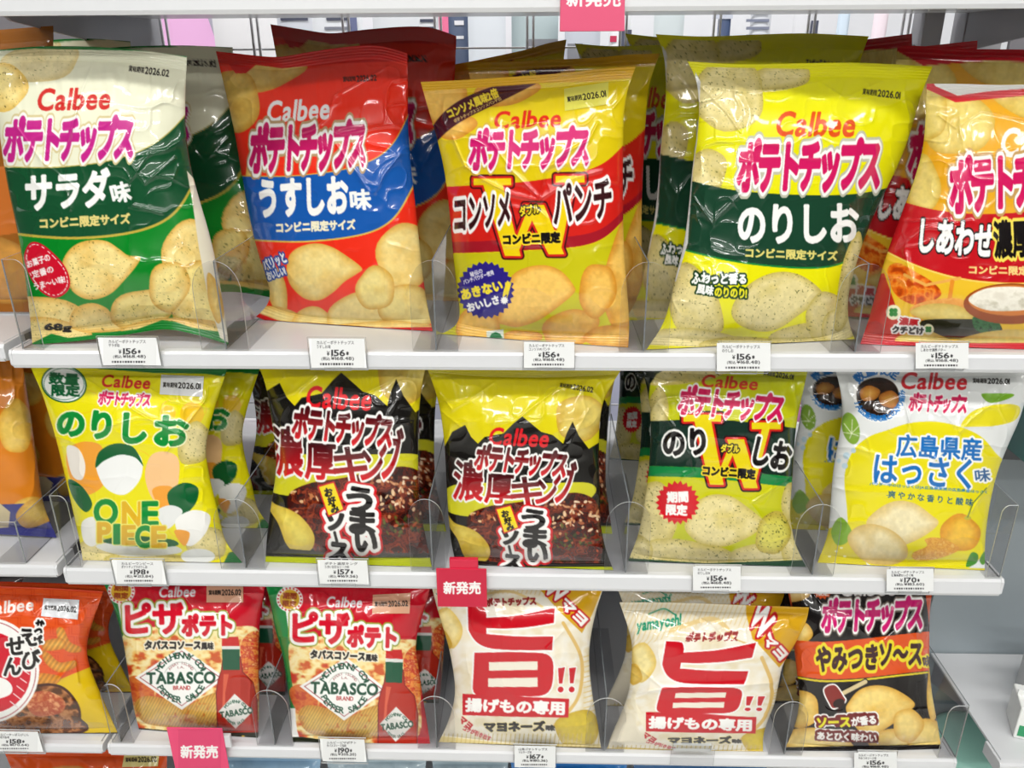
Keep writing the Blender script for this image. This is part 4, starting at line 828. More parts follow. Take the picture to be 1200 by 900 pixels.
# --- mayonnaise chips, cream and red
def art_mayo():
    c = Canvas(470, 645, 745, 900, base=(232, 224, 202)); GD = (214, 164, 28)
    for k in range(46): c.stroke([(480+k*5.4, 660), (455+k*5.4, 720)], 1.1, (226, 204, 150))
    c.food([(520, 730), (560, 700), (640, 700), (690, 740), (690, 830), (640, 866), (560, 866), (520, 800)], [(238, 234, 220), (228, 216, 184), (242, 238, 226), (236, 226, 200)], .03, 2)
    c.line([(660, 730), (684, 770), (680, 820), (650, 850)], 4, (222, 186, 110)); c.line([(530, 740), (524, 790), (545, 840)], 5, (240, 232, 206)); c.line([(550, 700), (600, 690), (650, 720)], 3, (226, 200, 140))
    for k in range(12): c.stroke([(684, 770+k*6), (704, 764+k*6)], 1.2, (226, 200, 130))
    c.poly([(615, 645), (745, 645), (745, 690), (706, 690), (694, 720), (682, 742), (655, 716), (632, 690)], GD); c.poly([(615, 645), (745, 645), (745, 684), (626, 684)], (206, 152, 26))
    c.chip([(510, 722), (524, 712), (540, 730), (541, 746), (531, 760), (522, 750)], seed=2, core=(244, 228, 160), edge=(222, 188, 90)); c.chip([(508, 742), (520, 738), (530, 756), (520, 762)], seed=5, core=(236, 206, 110), edge=(214, 170, 60))
    c.chip([(650, 850), (662, 838), (690, 832), (702, 850), (694, 872), (664, 876)], seed=3, core=(214, 190, 60), edge=(196, 166, 50)); c.poly([(470, 880), (512, 862), (600, 872), (745, 872), (745, 900), (470, 900)], (224, 206, 146))
    for k in range(40): c.stroke([(500+k*5.2, 860), (496+k*5.2, 890)], 1.0, (206, 182, 110))
    R_ = (198, 18, 34); w = (236, 230, 214)
    def hi(P): return curve(P, 60)
    c.poly(np.r_[hi([(548, 709), (567, 711), (570, 720)]), hi([(570, 724), (605, 722), (630, 717), (650, 712)]), hi([(649, 730), (620, 735), (590, 737), (570, 736)]), hi([(570, 743), (605, 746), (648, 746)]), hi([(647, 762), (600, 762), (570, 760), (555, 752), (549, 738)])], R_, line=(2, WH))
    c.poly(hi([(556, 765), (600, 764), (636, 765), (646, 767), (649, 774), (648, 800), (645, 812), (636, 816), (600, 816), (553, 815), (555, 790), (556, 765)]), R_, line=(2, WH)); c.poly([(573, 776), (630, 775), (630, 785), (573, 786)], w); c.poly([(572, 795), (630, 794), (630, 805), (572, 805)], w)
    for x in (657, 670): c.poly([(x-3, 783), (x+5, 782), (x+2, 801), (x-2, 801)], R_, line=(1.4, WH)); c.ell(x, 808, 3.4, 3.4, R_, line=(1.4, WH))
    c.poly([(542, 813), (605, 816), (667, 819), (666, 841), (604, 840), (542, 838)], R_); c.text('揚げもの専用', 546, 826, 661, 830, 15, WH, bold=1.0); c.text('マヨネーズ', 568, 852, 638, 851, 11, BK, bold=1.0, out=[(1, (240, 226, 170))]); c.text('味', 640, 853, 650, 853, 6.5, BK, bold=.5)
    c.text('ポテトチップス', 570, 706, 628, 704, 9, (150, 40, 40), bold=.7)
    for wd, k in ((2.2, (190, 20, 30)), (0, WH)):
        c.text('W', 641, 686, 661, 700, 17, k, out=[(wd, k)] if wd else (), bold=1.0); c.text('マヨ', 660, 705, 685, 729, 13, k, out=[(wd, k)] if wd else (), bold=1.0)
    c.text('yamayosh!', 512, 698, 560, 694, 9, (10, 140, 104), bold=.35, slant=-.22); c.line([(522, 690), (538, 686), (554, 691)], .7, (10, 140, 104))
    c.text('マヨ', 540, 842, 552, 852, 8, (190, 30, 40), bold=.6); c.text('コクが引き出す', 543, 853, 575, 866, 5.5, (190, 30, 40), bold=.3); return c
# --- sauce chips, black and orange
def art_sauce():
    c = Canvas(895, 650, 1125, 900, base=(26, 22, 22)); Y_ = dict(core=(240, 212, 126), edge=(210, 160, 62))
    c.chipe(930, 690, 20, 16, 0, seed=1, core=(226, 200, 140), edge=(196, 150, 70)); c.chipe(938, 742, 14, 14, 0, seed=2, **Y_); c.poly([(895, 650), (925, 650), (925, 690), (930, 720), (895, 720)], (196, 80, 40))
    c.band([(895, 745), (930, 750), (960, 753), (1010, 749), (1050, 744), (1125, 736)], [(895, 785), (935, 792), (960, 797), (1010, 795), (1050, 790), (1125, 782)], (218, 82, 28))
    for k in range(26): c.stroke([(905+k*8, 760), (911+k*8, 766), (905+k*8, 772), (911+k*8, 780)], .8, (206, 70, 22))
    c.line([(895, 786), (935, 794), (960, 799), (1010, 797), (1050, 792), (1125, 784)], 2.2, (226, 206, 40)); c.poly([(1084, 690), (1125, 690), (1125, 745), (1090, 742)], (196, 76, 40))
    c.chipe(935, 830, 26, 22, 20, seed=3, **Y_); c.chip([(992, 834), (995, 822), (1008, 808), (1028, 803), (1050, 808), (1072, 824), (1062, 836), (1044, 850), (1026, 860), (1008, 858)], seed=4, **Y_); c.chipe(1045, 870, 28, 16, -10, seed=5, **Y_); c.chipe(955, 870, 46, 16, 8, seed=6, **Y_); c.chipe(1086, 866, 22, 24, 0, seed=7, **Y_); c.chipe(1064, 850, 18, 20, 0, seed=8, **Y_); c.chipe(1094, 810, 8, 36, 0, seed=9, **Y_)
    c.stroke([(985, 814), (1014, 799)], 5, (214, 196, 150), line=(1.2, BK)); c.poly([(966, 808), (978, 803), (988, 816), (990, 822), (978, 830), (972, 824)], (132, 36, 30), line=(1.6, WH), smooth=True); c.ell(983, 824, 7, 5, (40, 14, 12), rot=-20); c.stroke([(984, 826), (982, 838)], 2, (60, 16, 14))
    BRN = (110, 24, 26)
    for wd, k in ((4.4, WH), (2.8, BRN)):
        c.text('ソースが香る', 958, 846, 1026, 843, 11, k, out=[(wd, k)], bold=.9); c.text('あとひく味わい', 958, 862, 1027, 865, 9.5, k, out=[(wd, k)], bold=.9)
    c.text('ソース', 958, 847, 996, 846, 12, (226, 220, 40), bold=.9); c.text('が香る', 998, 846, 1026, 843, 10, WH, bold=.6); c.text('あとひく味わい', 958, 862, 1027, 865, 9, WH, bold=.6)
    c.burst(964, 690, 13, 14, (220, 84, 30), .2); c.text('期間', 957, 687, 971, 687, 6, WH, bold=.3); c.text('限定', 957, 695, 971, 695, 6, WH, bold=.3)
    calbee(c, 986, 690, 1050, 689, 17, (232, 230, 228)); logo(c, 964, 722, 1081, 718, 38, (200, 30, 110), o2=(110, 100, 90))
    DKB = (56, 16, 20); YO = (232, 216, 40)
    for wd, k in ((3.2, YO), (0, DKB)):
        for st, a, h in (('やみつき', (957, 773, 1028, 770), 28), ('ソ〜ス', (1031, 767, 1080, 766), 27)): c.text(st, *a, h, k, out=[(wd, k)] if wd else (), bold=1.3, slant=.08)
    c.text('味', 1082, 776, 1091, 774, 12, DKB, out=[(2, YO)], bold=.5); c.poly([(895, 876), (1125, 872), (1125, 900), (895, 900)], (26, 22, 22)); return c
# --- orange bags of the left unit
def art_plain_orange():
    c = Canvas(-150, 395, 90, 680, base=(214, 126, 30))
    for x, y, rx, ry in ((18, 500, 20, 32), (-40, 450, 40, 30), (-60, 560, 50, 40), (40, 600, 26, 18)): c.chipe(x, y, rx, ry, 0, core=(232, 196, 96), edge=(214, 160, 56), seed=x)
    c.noise(.12, .03); c.poly([(-150, 598), (30, 590), (70, 606), (90, 640), (90, 680), (-150, 680)], (58, 60, 128)); c.chipe(45, 600, 28, 16, -20, core=(226, 190, 96), edge=(206, 150, 60), seed=4)
    c.poly([(-150, 604), (0, 590), (12, 600), (10, 618), (-150, 630)], (206, 190, 150)); return c
def art_orange_low():
    c = Canvas(-60, 850, 240, 1040, base=(196, 74, 30)); c.noise(.2, .03); c.chipe(60, 960, 50, 40, 0, core=(240, 190, 90), edge=(210, 130, 50)); return c
def art_block(x0, y0, x1, y1, base, stripe, motif):
    c = Canvas(x0-10, y0-10, x1+10, y1+10, base=base); w = x1-x0; h = y1-y0
    c.band([(x0-10, y0+h*.45), ((x0+x1)/2, y0+h*.5), (x1+10, y0+h*.42)], [(x0-10, y0+h*.7), ((x0+x1)/2, y0+h*.75), (x1+10, y0+h*.66)], stripe); c.chipe(x0+w*.3, y0+h*.25, w*.2, h*.12, -10, core=motif, edge=tuple(v*.75 for v in motif)); c.chipe(x0+w*.6, y0+h*.85, w*.25, h*.12, 8, core=motif, edge=tuple(v*.75 for v in motif)); c.noise(.08, .04); return c
# ------------------------------------------------------------------ the bags
GA = 'chip bags on the upper shelf'; GB = 'chip bags on the middle shelf'; GC = 'chip bags on the lower shelf'
salad = Bag(Outline([(-6, 110), (1, 170), (9, 220), (20, 268), (29, 320), (35, 370)], [(217, 110), (217, 150), (223, 195), (233, 232), (244, 268), (253, 305), (260, 345)],
    [(-16, 60), (40, 54), (100, 54), (160, 58), (219, 66)], [(38, 404), (90, 400), (150, 392), (195, 384), (235, 393), (268, 404)]), Z1, art_salad(), seed=1, T=0.026,
    creases=[(.0012, 2.2, [(110, 70), (95, 110), (80, 165), (75, 210), (82, 245)]), (.001, 1.8, [(175, 180), (150, 215), (155, 240), (190, 250)]), (.001, 2, [(20, 150), (50, 190), (90, 220)]), (.0009, 1.6, [(205, 185), (170, 215), (140, 175)]), (.0009, 2, [(128, 74), (160, 82), (205, 70)])])
salad.build('pale cream and green chip bag at the left end of the upper shelf', GA)
salt = Bag(Outline([(265, 110), (276, 160), (284, 210), (293, 262), (306, 310), (318, 342), (319, 355)], [(478, 100), (478, 150), (482, 200), (488, 250), (494, 310), (500, 355)],
    [(253, 60), (290, 64), (325, 68), (360, 61), (410, 54), (445, 52), (477, 62)], [(300, 371), (328, 382), (380, 388), (440, 391), (507, 389)]), Z1, art_salt(), seed=2, T=0.026,
    creases=[(.0013, 1.8, [(474, 66), (430, 92), (392, 112), (385, 135), (370, 150), (340, 160)]), (.001, 2, [(372, 148), (400, 158), (440, 150), (475, 146)]), (.001, 2, [(395, 170), (420, 205), (432, 225)]), (.0009, 2, [(470, 180), (450, 205), (440, 225)])])
salt.build('red and blue chip bag standing on the upper shelf', GA)
cons = Bag(Outline([(501, 125), (513, 165), (521, 200), (527, 250), (531, 300), (537, 350), (541, 380)], [(737, 98), (731, 125), (730, 180), (730, 240), (731, 290), (735, 340), (738, 380)],
    [(493, 96), (540, 94), (600, 90), (660, 86), (705, 80), (745, 78)], [(516, 392), (550, 399), (620, 405), (690, 407), (736, 408)]), Z1, art_consomme(), seed=3, T=0.027,
    creases=[(.0014, 2, [(530, 160), (545, 195), (565, 210), (600, 228), (632, 235)]), (.0014, 2, [(632, 235), (640, 200), (660, 180), (690, 165), (700, 145)]), (.001, 2, [(575, 165), (600, 200), (632, 232)]), (.001, 2, [(632, 234), (670, 210), (705, 200)])])
cons.build('yellow and red chip bag with a large W, in front on the upper shelf', GA, date=date_box([(661, 104), (713, 96), (713, 122), (662, 130)], (220, 214, 92), '2026.01', 7.5))
nori = Bag(Outline([(817, 92), (820, 130), (816, 165), (811, 200), (807, 245), (802, 285), (793, 320), (786, 350), (778, 380)], [(1083, 100), (1074, 130), (1064, 165), (1052, 195), (1037, 225), (1024, 252), (1011, 285), (1000, 320), (993, 350), (994, 380)],
    [(806, 72), (870, 76), (940, 74), (1010, 73), (1093, 78)], [(757, 411), (830, 413), (920, 413), (970, 412), (1002, 398)]), Z1, art_nori(), seed=4, T=0.027,
    creases=[(.0012, 2, [(825, 100), (870, 108), (920, 104), (960, 96), (978, 90)]), (.001, 1.8, [(818, 98), (850, 130), (868, 155)]), (.0012, 2.4, [(812, 230), (835, 262), (870, 225)]), (.0009, 2, [(960, 96), (990, 115), (1040, 92)])])
nori.build('front yellow and dark green chip bag with speckled chips, on the upper shelf', GA)
butter = Bag(Outline([(1085, 135), (1082, 175), (1070, 215), (1052, 262), (1038, 300), (1027, 340), (1019, 372)], [(1308, 150), (1296, 220), (1278, 300), (1264, 370)],
    [(1086, 98), (1130, 98), (1165, 100), (1200, 99), (1312, 97)], [(1008, 404), (1060, 409), (1150, 412), (1258, 412)]), Z1, art_butter(), seed=5, T=0.026,
    creases=[(.001, 2, [(1100, 135), (1120, 150), (1150, 130), (1200, 140)])])
butter_b = Bag(butter.o, Z1, art_butter(False), seed=5, T=0.026)
butter.build('orange and red chip bag at the right edge of the picture, front one', GA)
limited = Bag(Outline([(50, 462), (66, 515), (79, 570), (90, 620), (96, 645)], [(258, 458), (248, 490), (240, 525), (246, 562), (256, 600), (263, 635)],
    [(33, 424), (100, 427), (180, 429), (268, 426)], [(97, 657), (150, 661), (215, 663), (262, 664), (284, 660)]), Z2, art_limited(), seed=6, T=0.024,
    creases=[(.0012, 1.8, [(95, 440), (140, 470), (190, 500), (215, 512)]), (.0012, 1.8, [(240, 470), (205, 515), (195, 530)]), (.001, 2, [(150, 440), (200, 470), (245, 478)]), (.001, 2, [(125, 500), (160, 490), (215, 495)])])
limited.build('yellow chip bag with plain colour splashes and a round white stamp, front one', GB, date=date_box([(189, 439), (239, 441), (237, 465), (187, 462)], (232, 234, 236), '2026.01', 7))
ka = art_king()
k2 = affine([(360, 467), (428, 467), (394, 497), (401, 528), (325, 528), (478, 528), (392, 627), (337, 608), (420, 607)], [(574, 510), (644, 514), (610, 541), (602, 564), (532, 560), (673, 564), (599, 657), (549, 627), (625, 609)])
king_l = Bag(Outline([(311, 448), (317, 483), (322, 515), (324, 552), (318, 590), (313, 624)], [(495, 445), (491, 480), (490, 520), (490, 560), (492, 595), (499, 630)],
    [(298, 415), (360, 416), (430, 416), (503, 415)], [(311, 659), (370, 663), (430, 667), (506, 665)]), Z2, ka, k2, seed=7, T=0.025,
    creases=[(.0012, 2, [(315, 470), (345, 460), (370, 440)]), (.0012, 2, [(425, 462), (450, 450), (470, 440)]), (.001, 2, [(445, 500), (480, 495)]), (.001, 2, [(465, 470), (440, 510), (450, 530)])])
king_l.build('left one of two black and yellow sauce chip bags, top hidden by the price rail', GB)
king_r = Bag(Outline([(508, 450), (516, 480), (521, 520), (523, 560), (525, 600), (529, 640)], [(716, 452), (706, 470), (702, 500), (702, 540), (703, 580), (704, 620), (711, 648)],
    [(497, 424), (560, 430), (640, 431), (732, 427)], [(535, 662), (600, 667), (660, 670), (719, 669)]), Z2, ka, seed=8, T=0.026,
    creases=[(.0014, 2, [(660, 450), (620, 480), (585, 512), (572, 515)]), (.0012, 2, [(515, 460), (530, 480), (548, 470), (590, 440)]), (.0012, 2, [(690, 480), (665, 525), (645, 560), (660, 575)]), (.001, 2, [(515, 480), (540, 500)])])
king_r.build('right one of two black and yellow sauce chip bags, beside the red sign', GB)
double = Bag(Outline([(760, 460), (763, 500), (761, 545), (756, 585), (749, 625)], [(942, 455), (934, 490), (930, 530), (928, 570), (925, 605), (932, 640)],
    [(750, 424), (800, 426), (870, 428), (948, 428)], [(736, 658), (765, 665), (830, 669), (890, 668), (945, 665)]), Z2, art_double(), seed=9, T=0.025,
    creases=[(.0012, 2, [(795, 515), (810, 535), (813, 552), (800, 560)]), (.001, 2, [(770, 470), (790, 500), (782, 520)]), (.001, 2, [(925, 560), (880, 590), (900, 615)])])
double.build('yellow-green chip bag with a large W and a red starburst', GB)
citrus = Bag(Outline([(985, 455), (988, 485), (983, 515), (977, 545), (974, 580), (971, 625)], [(1204, 460), (1195, 492), (1181, 522), (1168, 555), (1160, 590), (1155, 625), (1154, 645)],
    [(977, 426), (1040, 429), (1120, 430), (1207, 428)], [(958, 660), (1000, 666), (1070, 669), (1154, 669)]), Z2, art_citrus(), seed=10, T=0.024,
    creases=[(.0012, 2, [(1060, 470), (1072, 520), (1100, 540)]), (.0011, 2, [(1195, 450), (1140, 490), (1095, 540), (1080, 560)]), (.001, 2, [(1080, 460), (1120, 500), (1160, 500)]), (.0012, 2, [(1165, 560), (1150, 580), (1138, 600)])])
citrus.build('white chip bag with a large yellow fruit shape, front one', GB)
shrimp = Bag(Outline([(-92, 740), (-90, 800)], [(113, 716), (103, 745), (101, 768), (109, 792), (122, 822)],
    [(-96, 684), (0, 687), (60, 689), (121, 693)], [(-92, 858), (0, 862), (70, 863), (138, 860)]), Z3, art_shrimp(), seed=11, T=0.024,
    creases=[(.0012, 2, [(5, 715), (30, 690), (40, 720), (60, 700)]), (.0012, 2, [(70, 795), (88, 775), (92, 800)]), (.001, 2, [(90, 720), (110, 700)])])
shrimp.build('orange shrimp snack bag at the lower left corner, front one', 'snack bags of the left unit', name='snack_bag', cat='snack bag', date=date_box([(51, 701), (93, 703), (91, 726), (48, 722)], (222, 226, 230), '2026.02', 6.5))
pz = art_pizza()
pc2 = affine([(404, 705), (357, 801), (450, 809), (403, 840), (403, 776), (341, 739), (466, 748), (458, 707)], [(208, 693), (160, 793), (261, 793), (213, 829), (213, 761), (147, 728), (272, 732), (263, 695)])
pizza_l = Bag(Outline([(131, 705), (141, 735), (146, 760), (151, 795), (157, 833)], [(307, 710), (303, 745), (303, 780), (304, 815), (303, 845)],
    [(117, 674), (180, 676), (250, 677), (312, 677)], [(163, 855), (210, 862), (260, 866), (302, 865)]), Z3, pz, seed=12, T=0.023, creases=[(.0012, 2, [(175, 690), (210, 700), (240, 688)]), (.001, 2, [(120, 680), (135, 700), (160, 705)])])
pizza_l.build('left one of two red pizza chip bags, beside the pink sign', GC, date=date_box([(242, 683), (285, 682), (285, 706), (242, 706)], (216, 164, 134), '2026.02', 6.5))
pizza_r = Bag(Outline([(318, 710), (322, 738), (330, 760), (336, 795), (341, 835)], [(500, 705), (491, 735), (486, 755), (491, 785), (496, 820), (501, 850)],
    [(309, 676), (370, 678), (440, 678), (507, 677)], [(343, 870), (390, 873), (450, 874), (504, 872)]), Z3, pz, pc2, seed=13, T=0.024, creases=[(.0012, 2, [(365, 715), (400, 730), (420, 705), (480, 705)]), (.001, 2, [(330, 700), (350, 720), (385, 712)])])
pizza_r.build('right one of two red pizza chip bags, beside the cream mayonnaise bag', GC, date=date_box([(437, 697), (481, 695), (480, 719), (436, 719)], (216, 164, 134), '2026.02', 6.5))
my = art_mayo()
mayo_l = Bag(Outline([(512, 712), (519, 735), (526, 758), (532, 790), (534, 815), (526, 845)], [(700, 710), (694, 735), (690, 760), (691, 790), (695, 820), (701, 850)],
    [(503, 676), (560, 679), (640, 680), (710, 680)], [(514, 870), (570, 877), (640, 881), (705, 883)]), Z3, my, seed=14, T=0.024, crink=.8, creases=[(.001, 2, [(660, 740), (640, 760), (665, 790)]), (.0008, 2, [(590, 690), (575, 700), (610, 715)])])
mayo_l.build('cream chip bag with red lettering, under the red sign', GC)
def my_map(P):
    y = np.interp(P[..., 1], [706, 749, 753, 802, 805, 836, 839, 858, 868, 890], [683, 705, 712, 762, 764, 816, 817.5, 839, 852, 884])
    x = 545+(P[..., 0]-760)*0.965+(836-P[..., 1])*-0.20*np.clip((836-P[..., 1])/40, 0, 1); return np.stack([x, y-0.04*(P[..., 0]-822)*0], -1)
mayo_r = Bag(Outline([(733, 726), (741, 752), (740, 782), (737, 812), (727, 838), (716, 862)], [(946, 727), (930, 758), (917, 778), (912, 803), (908, 825), (899, 846), (894, 862)],
    [(726, 706), (780, 706), (840, 708), (948, 712)], [(710, 884), (770, 887), (830, 888), (894, 886)]), Z3, my, my_map, seed=15, T=0.024, crink=.9,
    creases=[(.0022, 4, [(745, 812), (790, 806), (840, 806), (905, 800)]), (.001, 2, [(745, 780), (775, 805)]), (.001, 2, [(790, 708), (830, 730), (845, 745)])])
mayo_r.build('cream chip bag with red lettering, beside the black sauce chip bag', GC)
sauce = Bag(Outline([(928, 715), (930, 755), (934, 790), (938, 820), (932, 850)], [(1090, 705), (1089, 745), (1089, 785), (1093, 820), (1099, 848)],
    [(919, 674), (980, 676), (1040, 677), (1097, 676)], [(919, 880), (980, 885), (1040, 885), (1103, 878)]), Z3, art_sauce(), lean=13, seed=16, T=0.024, creases=[(.0012, 2, [(995, 720), (1010, 740), (1035, 755)]), (.0012, 2, [(1075, 705), (1060, 730), (1035, 752)]), (.001, 2, [(990, 690), (1010, 710), (1000, 720)])])
sauce.build('black and orange chip bag at the right end of the lower shelf, front one', GC)
orange = Bag(Outline([(-128, 480), (-125, 560)], [(34, 470), (40, 515), (46, 560), (50, 590)], [(-130, 410), (-60, 412), (24, 414)], [(-120, 622), (0, 626), (66, 630)]), Z2+0.003, art_plain_orange(), seed=17, T=0.026, lean=10, base_y=(0.05, 0.045))
orange.build('orange snack bag with a violet bottom at the left edge', 'snack bags of the left unit', name='snack_bag', cat='snack bag')

butter_b.tl, butter_b.tr = butter.tl, butter.tr
# bags standing behind the front ones
BA = 'chip bags further back on the upper shelf'; BB = 'chip bags further back on the middle shelf'; BC = 'chip bags further back on the lower shelf'
behind(salad, 'salad', 'shaded green chip bag between the pale green bag and the red bag', 58, 296, 60, 0.105, BA, roll=-4)
behind(salad, 'salad', 'rearmost green chip bag, its pale top corner above the front green bag', 26, 178, 51, 0.155, BA, roll=-5)
behind(salt, 'salt', 'dark red chip bag right behind the red and blue one', 294, 522, 36, 0.085, BA, roll=3)
behind(salt, 'salt', 'rearmost red chip bag of the red and blue row', 330, 507, 42, 0.125, BA)
behind(cons, 'cons', 'second yellow and red chip bag with a gold top seal', 533, 762, 68, 0.075, BA, roll=2)
behind(cons, 'cons', 'third yellow and red chip bag, shaded brown in the row', 545, 690, 60, 0.15, BA, roll=-5)
behind(nori, 'nori', 'second yellow and dark green chip bag, just behind the front one', 771, 1031, 42, 0.07, BA, roll=-1)
behind(nori, 'nori', 'shaded yellow chip bag in the gap beside the yellow and red row', 672, 860, 54, 0.17, BA)
behind(nori, 'nori', 'rearmost dim yellow chip bag under the top shelf', 720, 945, 45, 0.225, BA, roll=2)
behind(butter_b, 'butter', 'second orange and red chip bag with a flat red top seal', 1042, 1250, 55, 0.07, BA, roll=2)
behind(butter_b, 'butter', 'dark red topped chip bag just right of the second yellow one', 985, 1092, 45, 0.13, BA, roll=-5)
behind(butter_b, 'butter', 'rearmost orange and red chip bag, a dark red corner showing', 1080, 1141, 52, 0.175, BA, roll=-4)
behind(limited, 'limited', 'second yellow splash-printed chip bag, half hidden by the front one', 110, 306, 426, 0.055, BB)
behind(king_l, 'king', 'shaded black and yellow chip bag behind the left black one', 330, 522, 424, 0.055, BB)
behind(king_l, 'king', 'deepest black and yellow chip bag in the gap left of the left black one', 282, 440, 426, 0.125, BB)
behind(king_r, 'king', 'shaded black and yellow chip bag behind the right black one', 530, 722, 428, 0.055, BB)
behind(double, 'double', 'dim yellow-green chip bag in the gap left of the large W bag', 742, 900, 430, 0.06, BB)
behind(double, 'double', 'farthest yellow-green chip bag, standing alone against the wire grid', 728, 800, 432, 0.21, BB)
behind(citrus, 'citrus', 'second white citrus chip bag, half hidden by the front one', 930, 1140, 428, 0.055, BB)
behind(pizza_l, 'pizza', 'dim red pizza chip bag between the two front pizza bags', 190, 345, 680, 0.055, BC)
behind(pizza_r, 'pizza', 'shaded red pizza chip bag behind the right pizza bag', 350, 525, 680, 0.055, BC)
behind(mayo_r, 'mayo', 'second cream chip bag, its top showing above the front cream bag', 722, 920, 688, 0.055, BC)
behind(sauce, 'sauce', 'second black and orange chip bag, half hidden by the front one', 900, 1060, 684, 0.055, BC)
behind(shrimp, 'shrimp', 'second orange shrimp snack bag, a dim edge right of the front one', -40, 144, 688, 0.055, BC)
behind(orange, 'orange', 'dim orange snack bag behind the one at the left edge', -60, 72, 428, 0.06, BB)
def project(P):
    v = np.asarray(P, float)-CAM; z = v@_d; return (600+FPX*(v@_r)/z, 450-FPX*(v@_u)/z)
# ------------------------------------------------------------------ clear plastic dividers
def divider(xf, xl, xr, yb, ytop, zs, label, group, depth=0.2):
    """T- or L-shaped divider: rounded front plate and a long upright fin running back; xf, xl, xr = fin and plate edges at the shelf front"""
    F = on_y(xf, yb, 0.0015)[0]; A = on_y(xl, yb, 0.0015)[0]; B = on_y(xr, yb, 0.0015)[0]
    z0 = zs+0.0006; hgt = on_y(xf, ytop, 0.0015)[2]-z0; O = (F, 0.0015, zs); root = empty('shelf_divider', O, label, 'shelf divider', group)
    def plate_pts():
        r = min(0.022, (B-A)*0.49); pts = [(B, 0.0008, z0), (B, 0.0008, z0+hgt-r*1.3)]
        if B-F > 0.004:
            for k in range(1, 9): t = math.pi/2*k/8; pts.append((B-r+r*math.cos(t), 0.0008, z0+hgt-r*1.3+r*1.3*math.sin(t)))
        else: pts.append((B, 0.0008, z0+hgt))
        if F-A > 0.004:
            for k in range(0, 9): t = math.pi/2*k/8; pts.append((A+r-r*math.sin(t), 0.0008, z0+hgt-r*1.3+r*1.3*math.cos(t)))
        else: pts.append((A, 0.0008, z0+hgt))
        pts.append((A, 0.0008, z0)); return pts
    MB().prism(plate_pts(), (0, 0.0012, 0), 0, 1).build('front_plate', [ACRYL, ACLIGHT], root, O)
    MB().prism([(F-0.0006, 0.0022, z0), (F-0.0006, 0.0022+depth, z0), (F-0.0006, 0.0022+depth, z0+hgt), (F-0.0006, 0.0022, z0+hgt)], (0.0012, 0, 0), 0, 1).build('side_fin', [ACRYL, ACEDGE], root, O)
    MB().box((min(A, F-.0006), 0.0022, z0-0.0004), (max(B, F+.0006), 0.0022+depth, z0+0.0003)).build('foot_plate', ACRYL, root, O)
ACLIGHT = mat('plastic_light_edge', (186, 190, 192), 0.2)
DA, DB_, DC = 'clear dividers on the upper shelf', 'clear dividers on the middle shelf', 'clear dividers on the lower shelf'
for a in [(27, 27, 52, 409, 304, Z1, 'clear plastic divider at the left end of the upper shelf', DA), (265, 237, 292, 411, 306, Z1, 'clear divider between the green bag and the red and blue bag', DA),
          (511, 484, 537, 411.5, 305, Z1, 'clear divider between the red and blue bag and the yellow and red bag', DA), (754, 725, 783, 413, 307, Z1, 'clear divider between the yellow and red bag and the front yellow and green bag', DA),
          (1002, 972, 1031, 414, 309, Z1, 'clear divider between the yellow and green bag and the orange and red bag', DA),
          (79, 79, 97, 666, 581, Z2, 'clear plastic divider left of the splash-printed yellow bag', DB_), (288, 260, 312, 668, 585, Z2, 'clear divider between the splash-printed bag and the left black bag', DB_),
          (507, 482, 522, 670, 585, Z2, 'clear divider between the two black and yellow sauce bags', DB_), (733, 708, 759, 671.5, 588, Z2, 'clear divider left of the yellow-green bag with the large W', DB_),
          (952, 926, 976, 674, 591, Z2, 'clear divider between the large W bag and the white citrus bag', DB_), (1172, 1155, 1172, 675.5, 592, Z2, 'clear plastic divider right of the white citrus bag', DB_),
          (141, 132, 157, 870, 802, Z3, 'clear divider left of the left pizza bag', DC), (322, 302, 344, 874, 809, Z3, 'clear divider between the two pizza bags', DC),
          (512, 490, 534, 879, 816, Z3, 'clear divider between the right pizza bag and the left cream bag', DC), (708, 686, 731, 884, 818, Z3, 'clear divider between the two cream bags', DC),
          (919, 900, 939, 888, 822, Z3, 'clear divider between the right cream bag and the black sauce bag', DC), (1119, 1097, 1119, 892, 827, Z3, 'clear plastic divider right of the black and orange bag', DC)]:
    divider(*a)
divider(30, -6, 30, 660, 612, Z2+0.003, 'clear plastic divider in front of the orange bags of the left unit', 'dividers of the left unit')

# ------------------------------------------------------------------ price tags and signs
def printed(name, q, cv, parent, O, y, off=0.0):
    q = np.array(q, float); nu = int(np.hypot(*(q[1]-q[0]))/0.6)+2; nv = int(np.hypot(*(q[3]-q[0]))/0.6)+2
    a, b = np.meshgrid(np.linspace(0, 1, nu), np.linspace(0, 1, nv)); a = a[..., None]; b = b[..., None]
    P = (q[0]*(1-a)+q[1]*a)*(1-b)+(q[3]*(1-a)+q[2]*a)*b
    R = rays(P); X = CAM+R*((y-CAM[1])/R[..., 1])[..., None]
    return link(name, mesh_raw(name, X.reshape(-1, 3)-np.array(O), Bag.quads(nu, nv), PAPER, cv.sample(P).reshape(-1, 3)), parent)
def slab(name, x0, y0, x1, y1, ya, yb, m, parent, O, bevel=0.001):
    A = on_y(x0, y1, ya); B = on_y(x1, y0, ya)
    if m is CLEAR:
        return MB().prism([(A[0], ya, A[2]), (B[0], ya, A[2]), (B[0], ya, B[2]), (A[0], ya, B[2])], (0, yb-ya, 0), 0, 1).build(name, [CLEAR, ACLIGHT], parent, O)
    return MB().box((A[0], ya, A[2]), (B[0], yb, B[2])).build(name, m, parent, O, bevel)
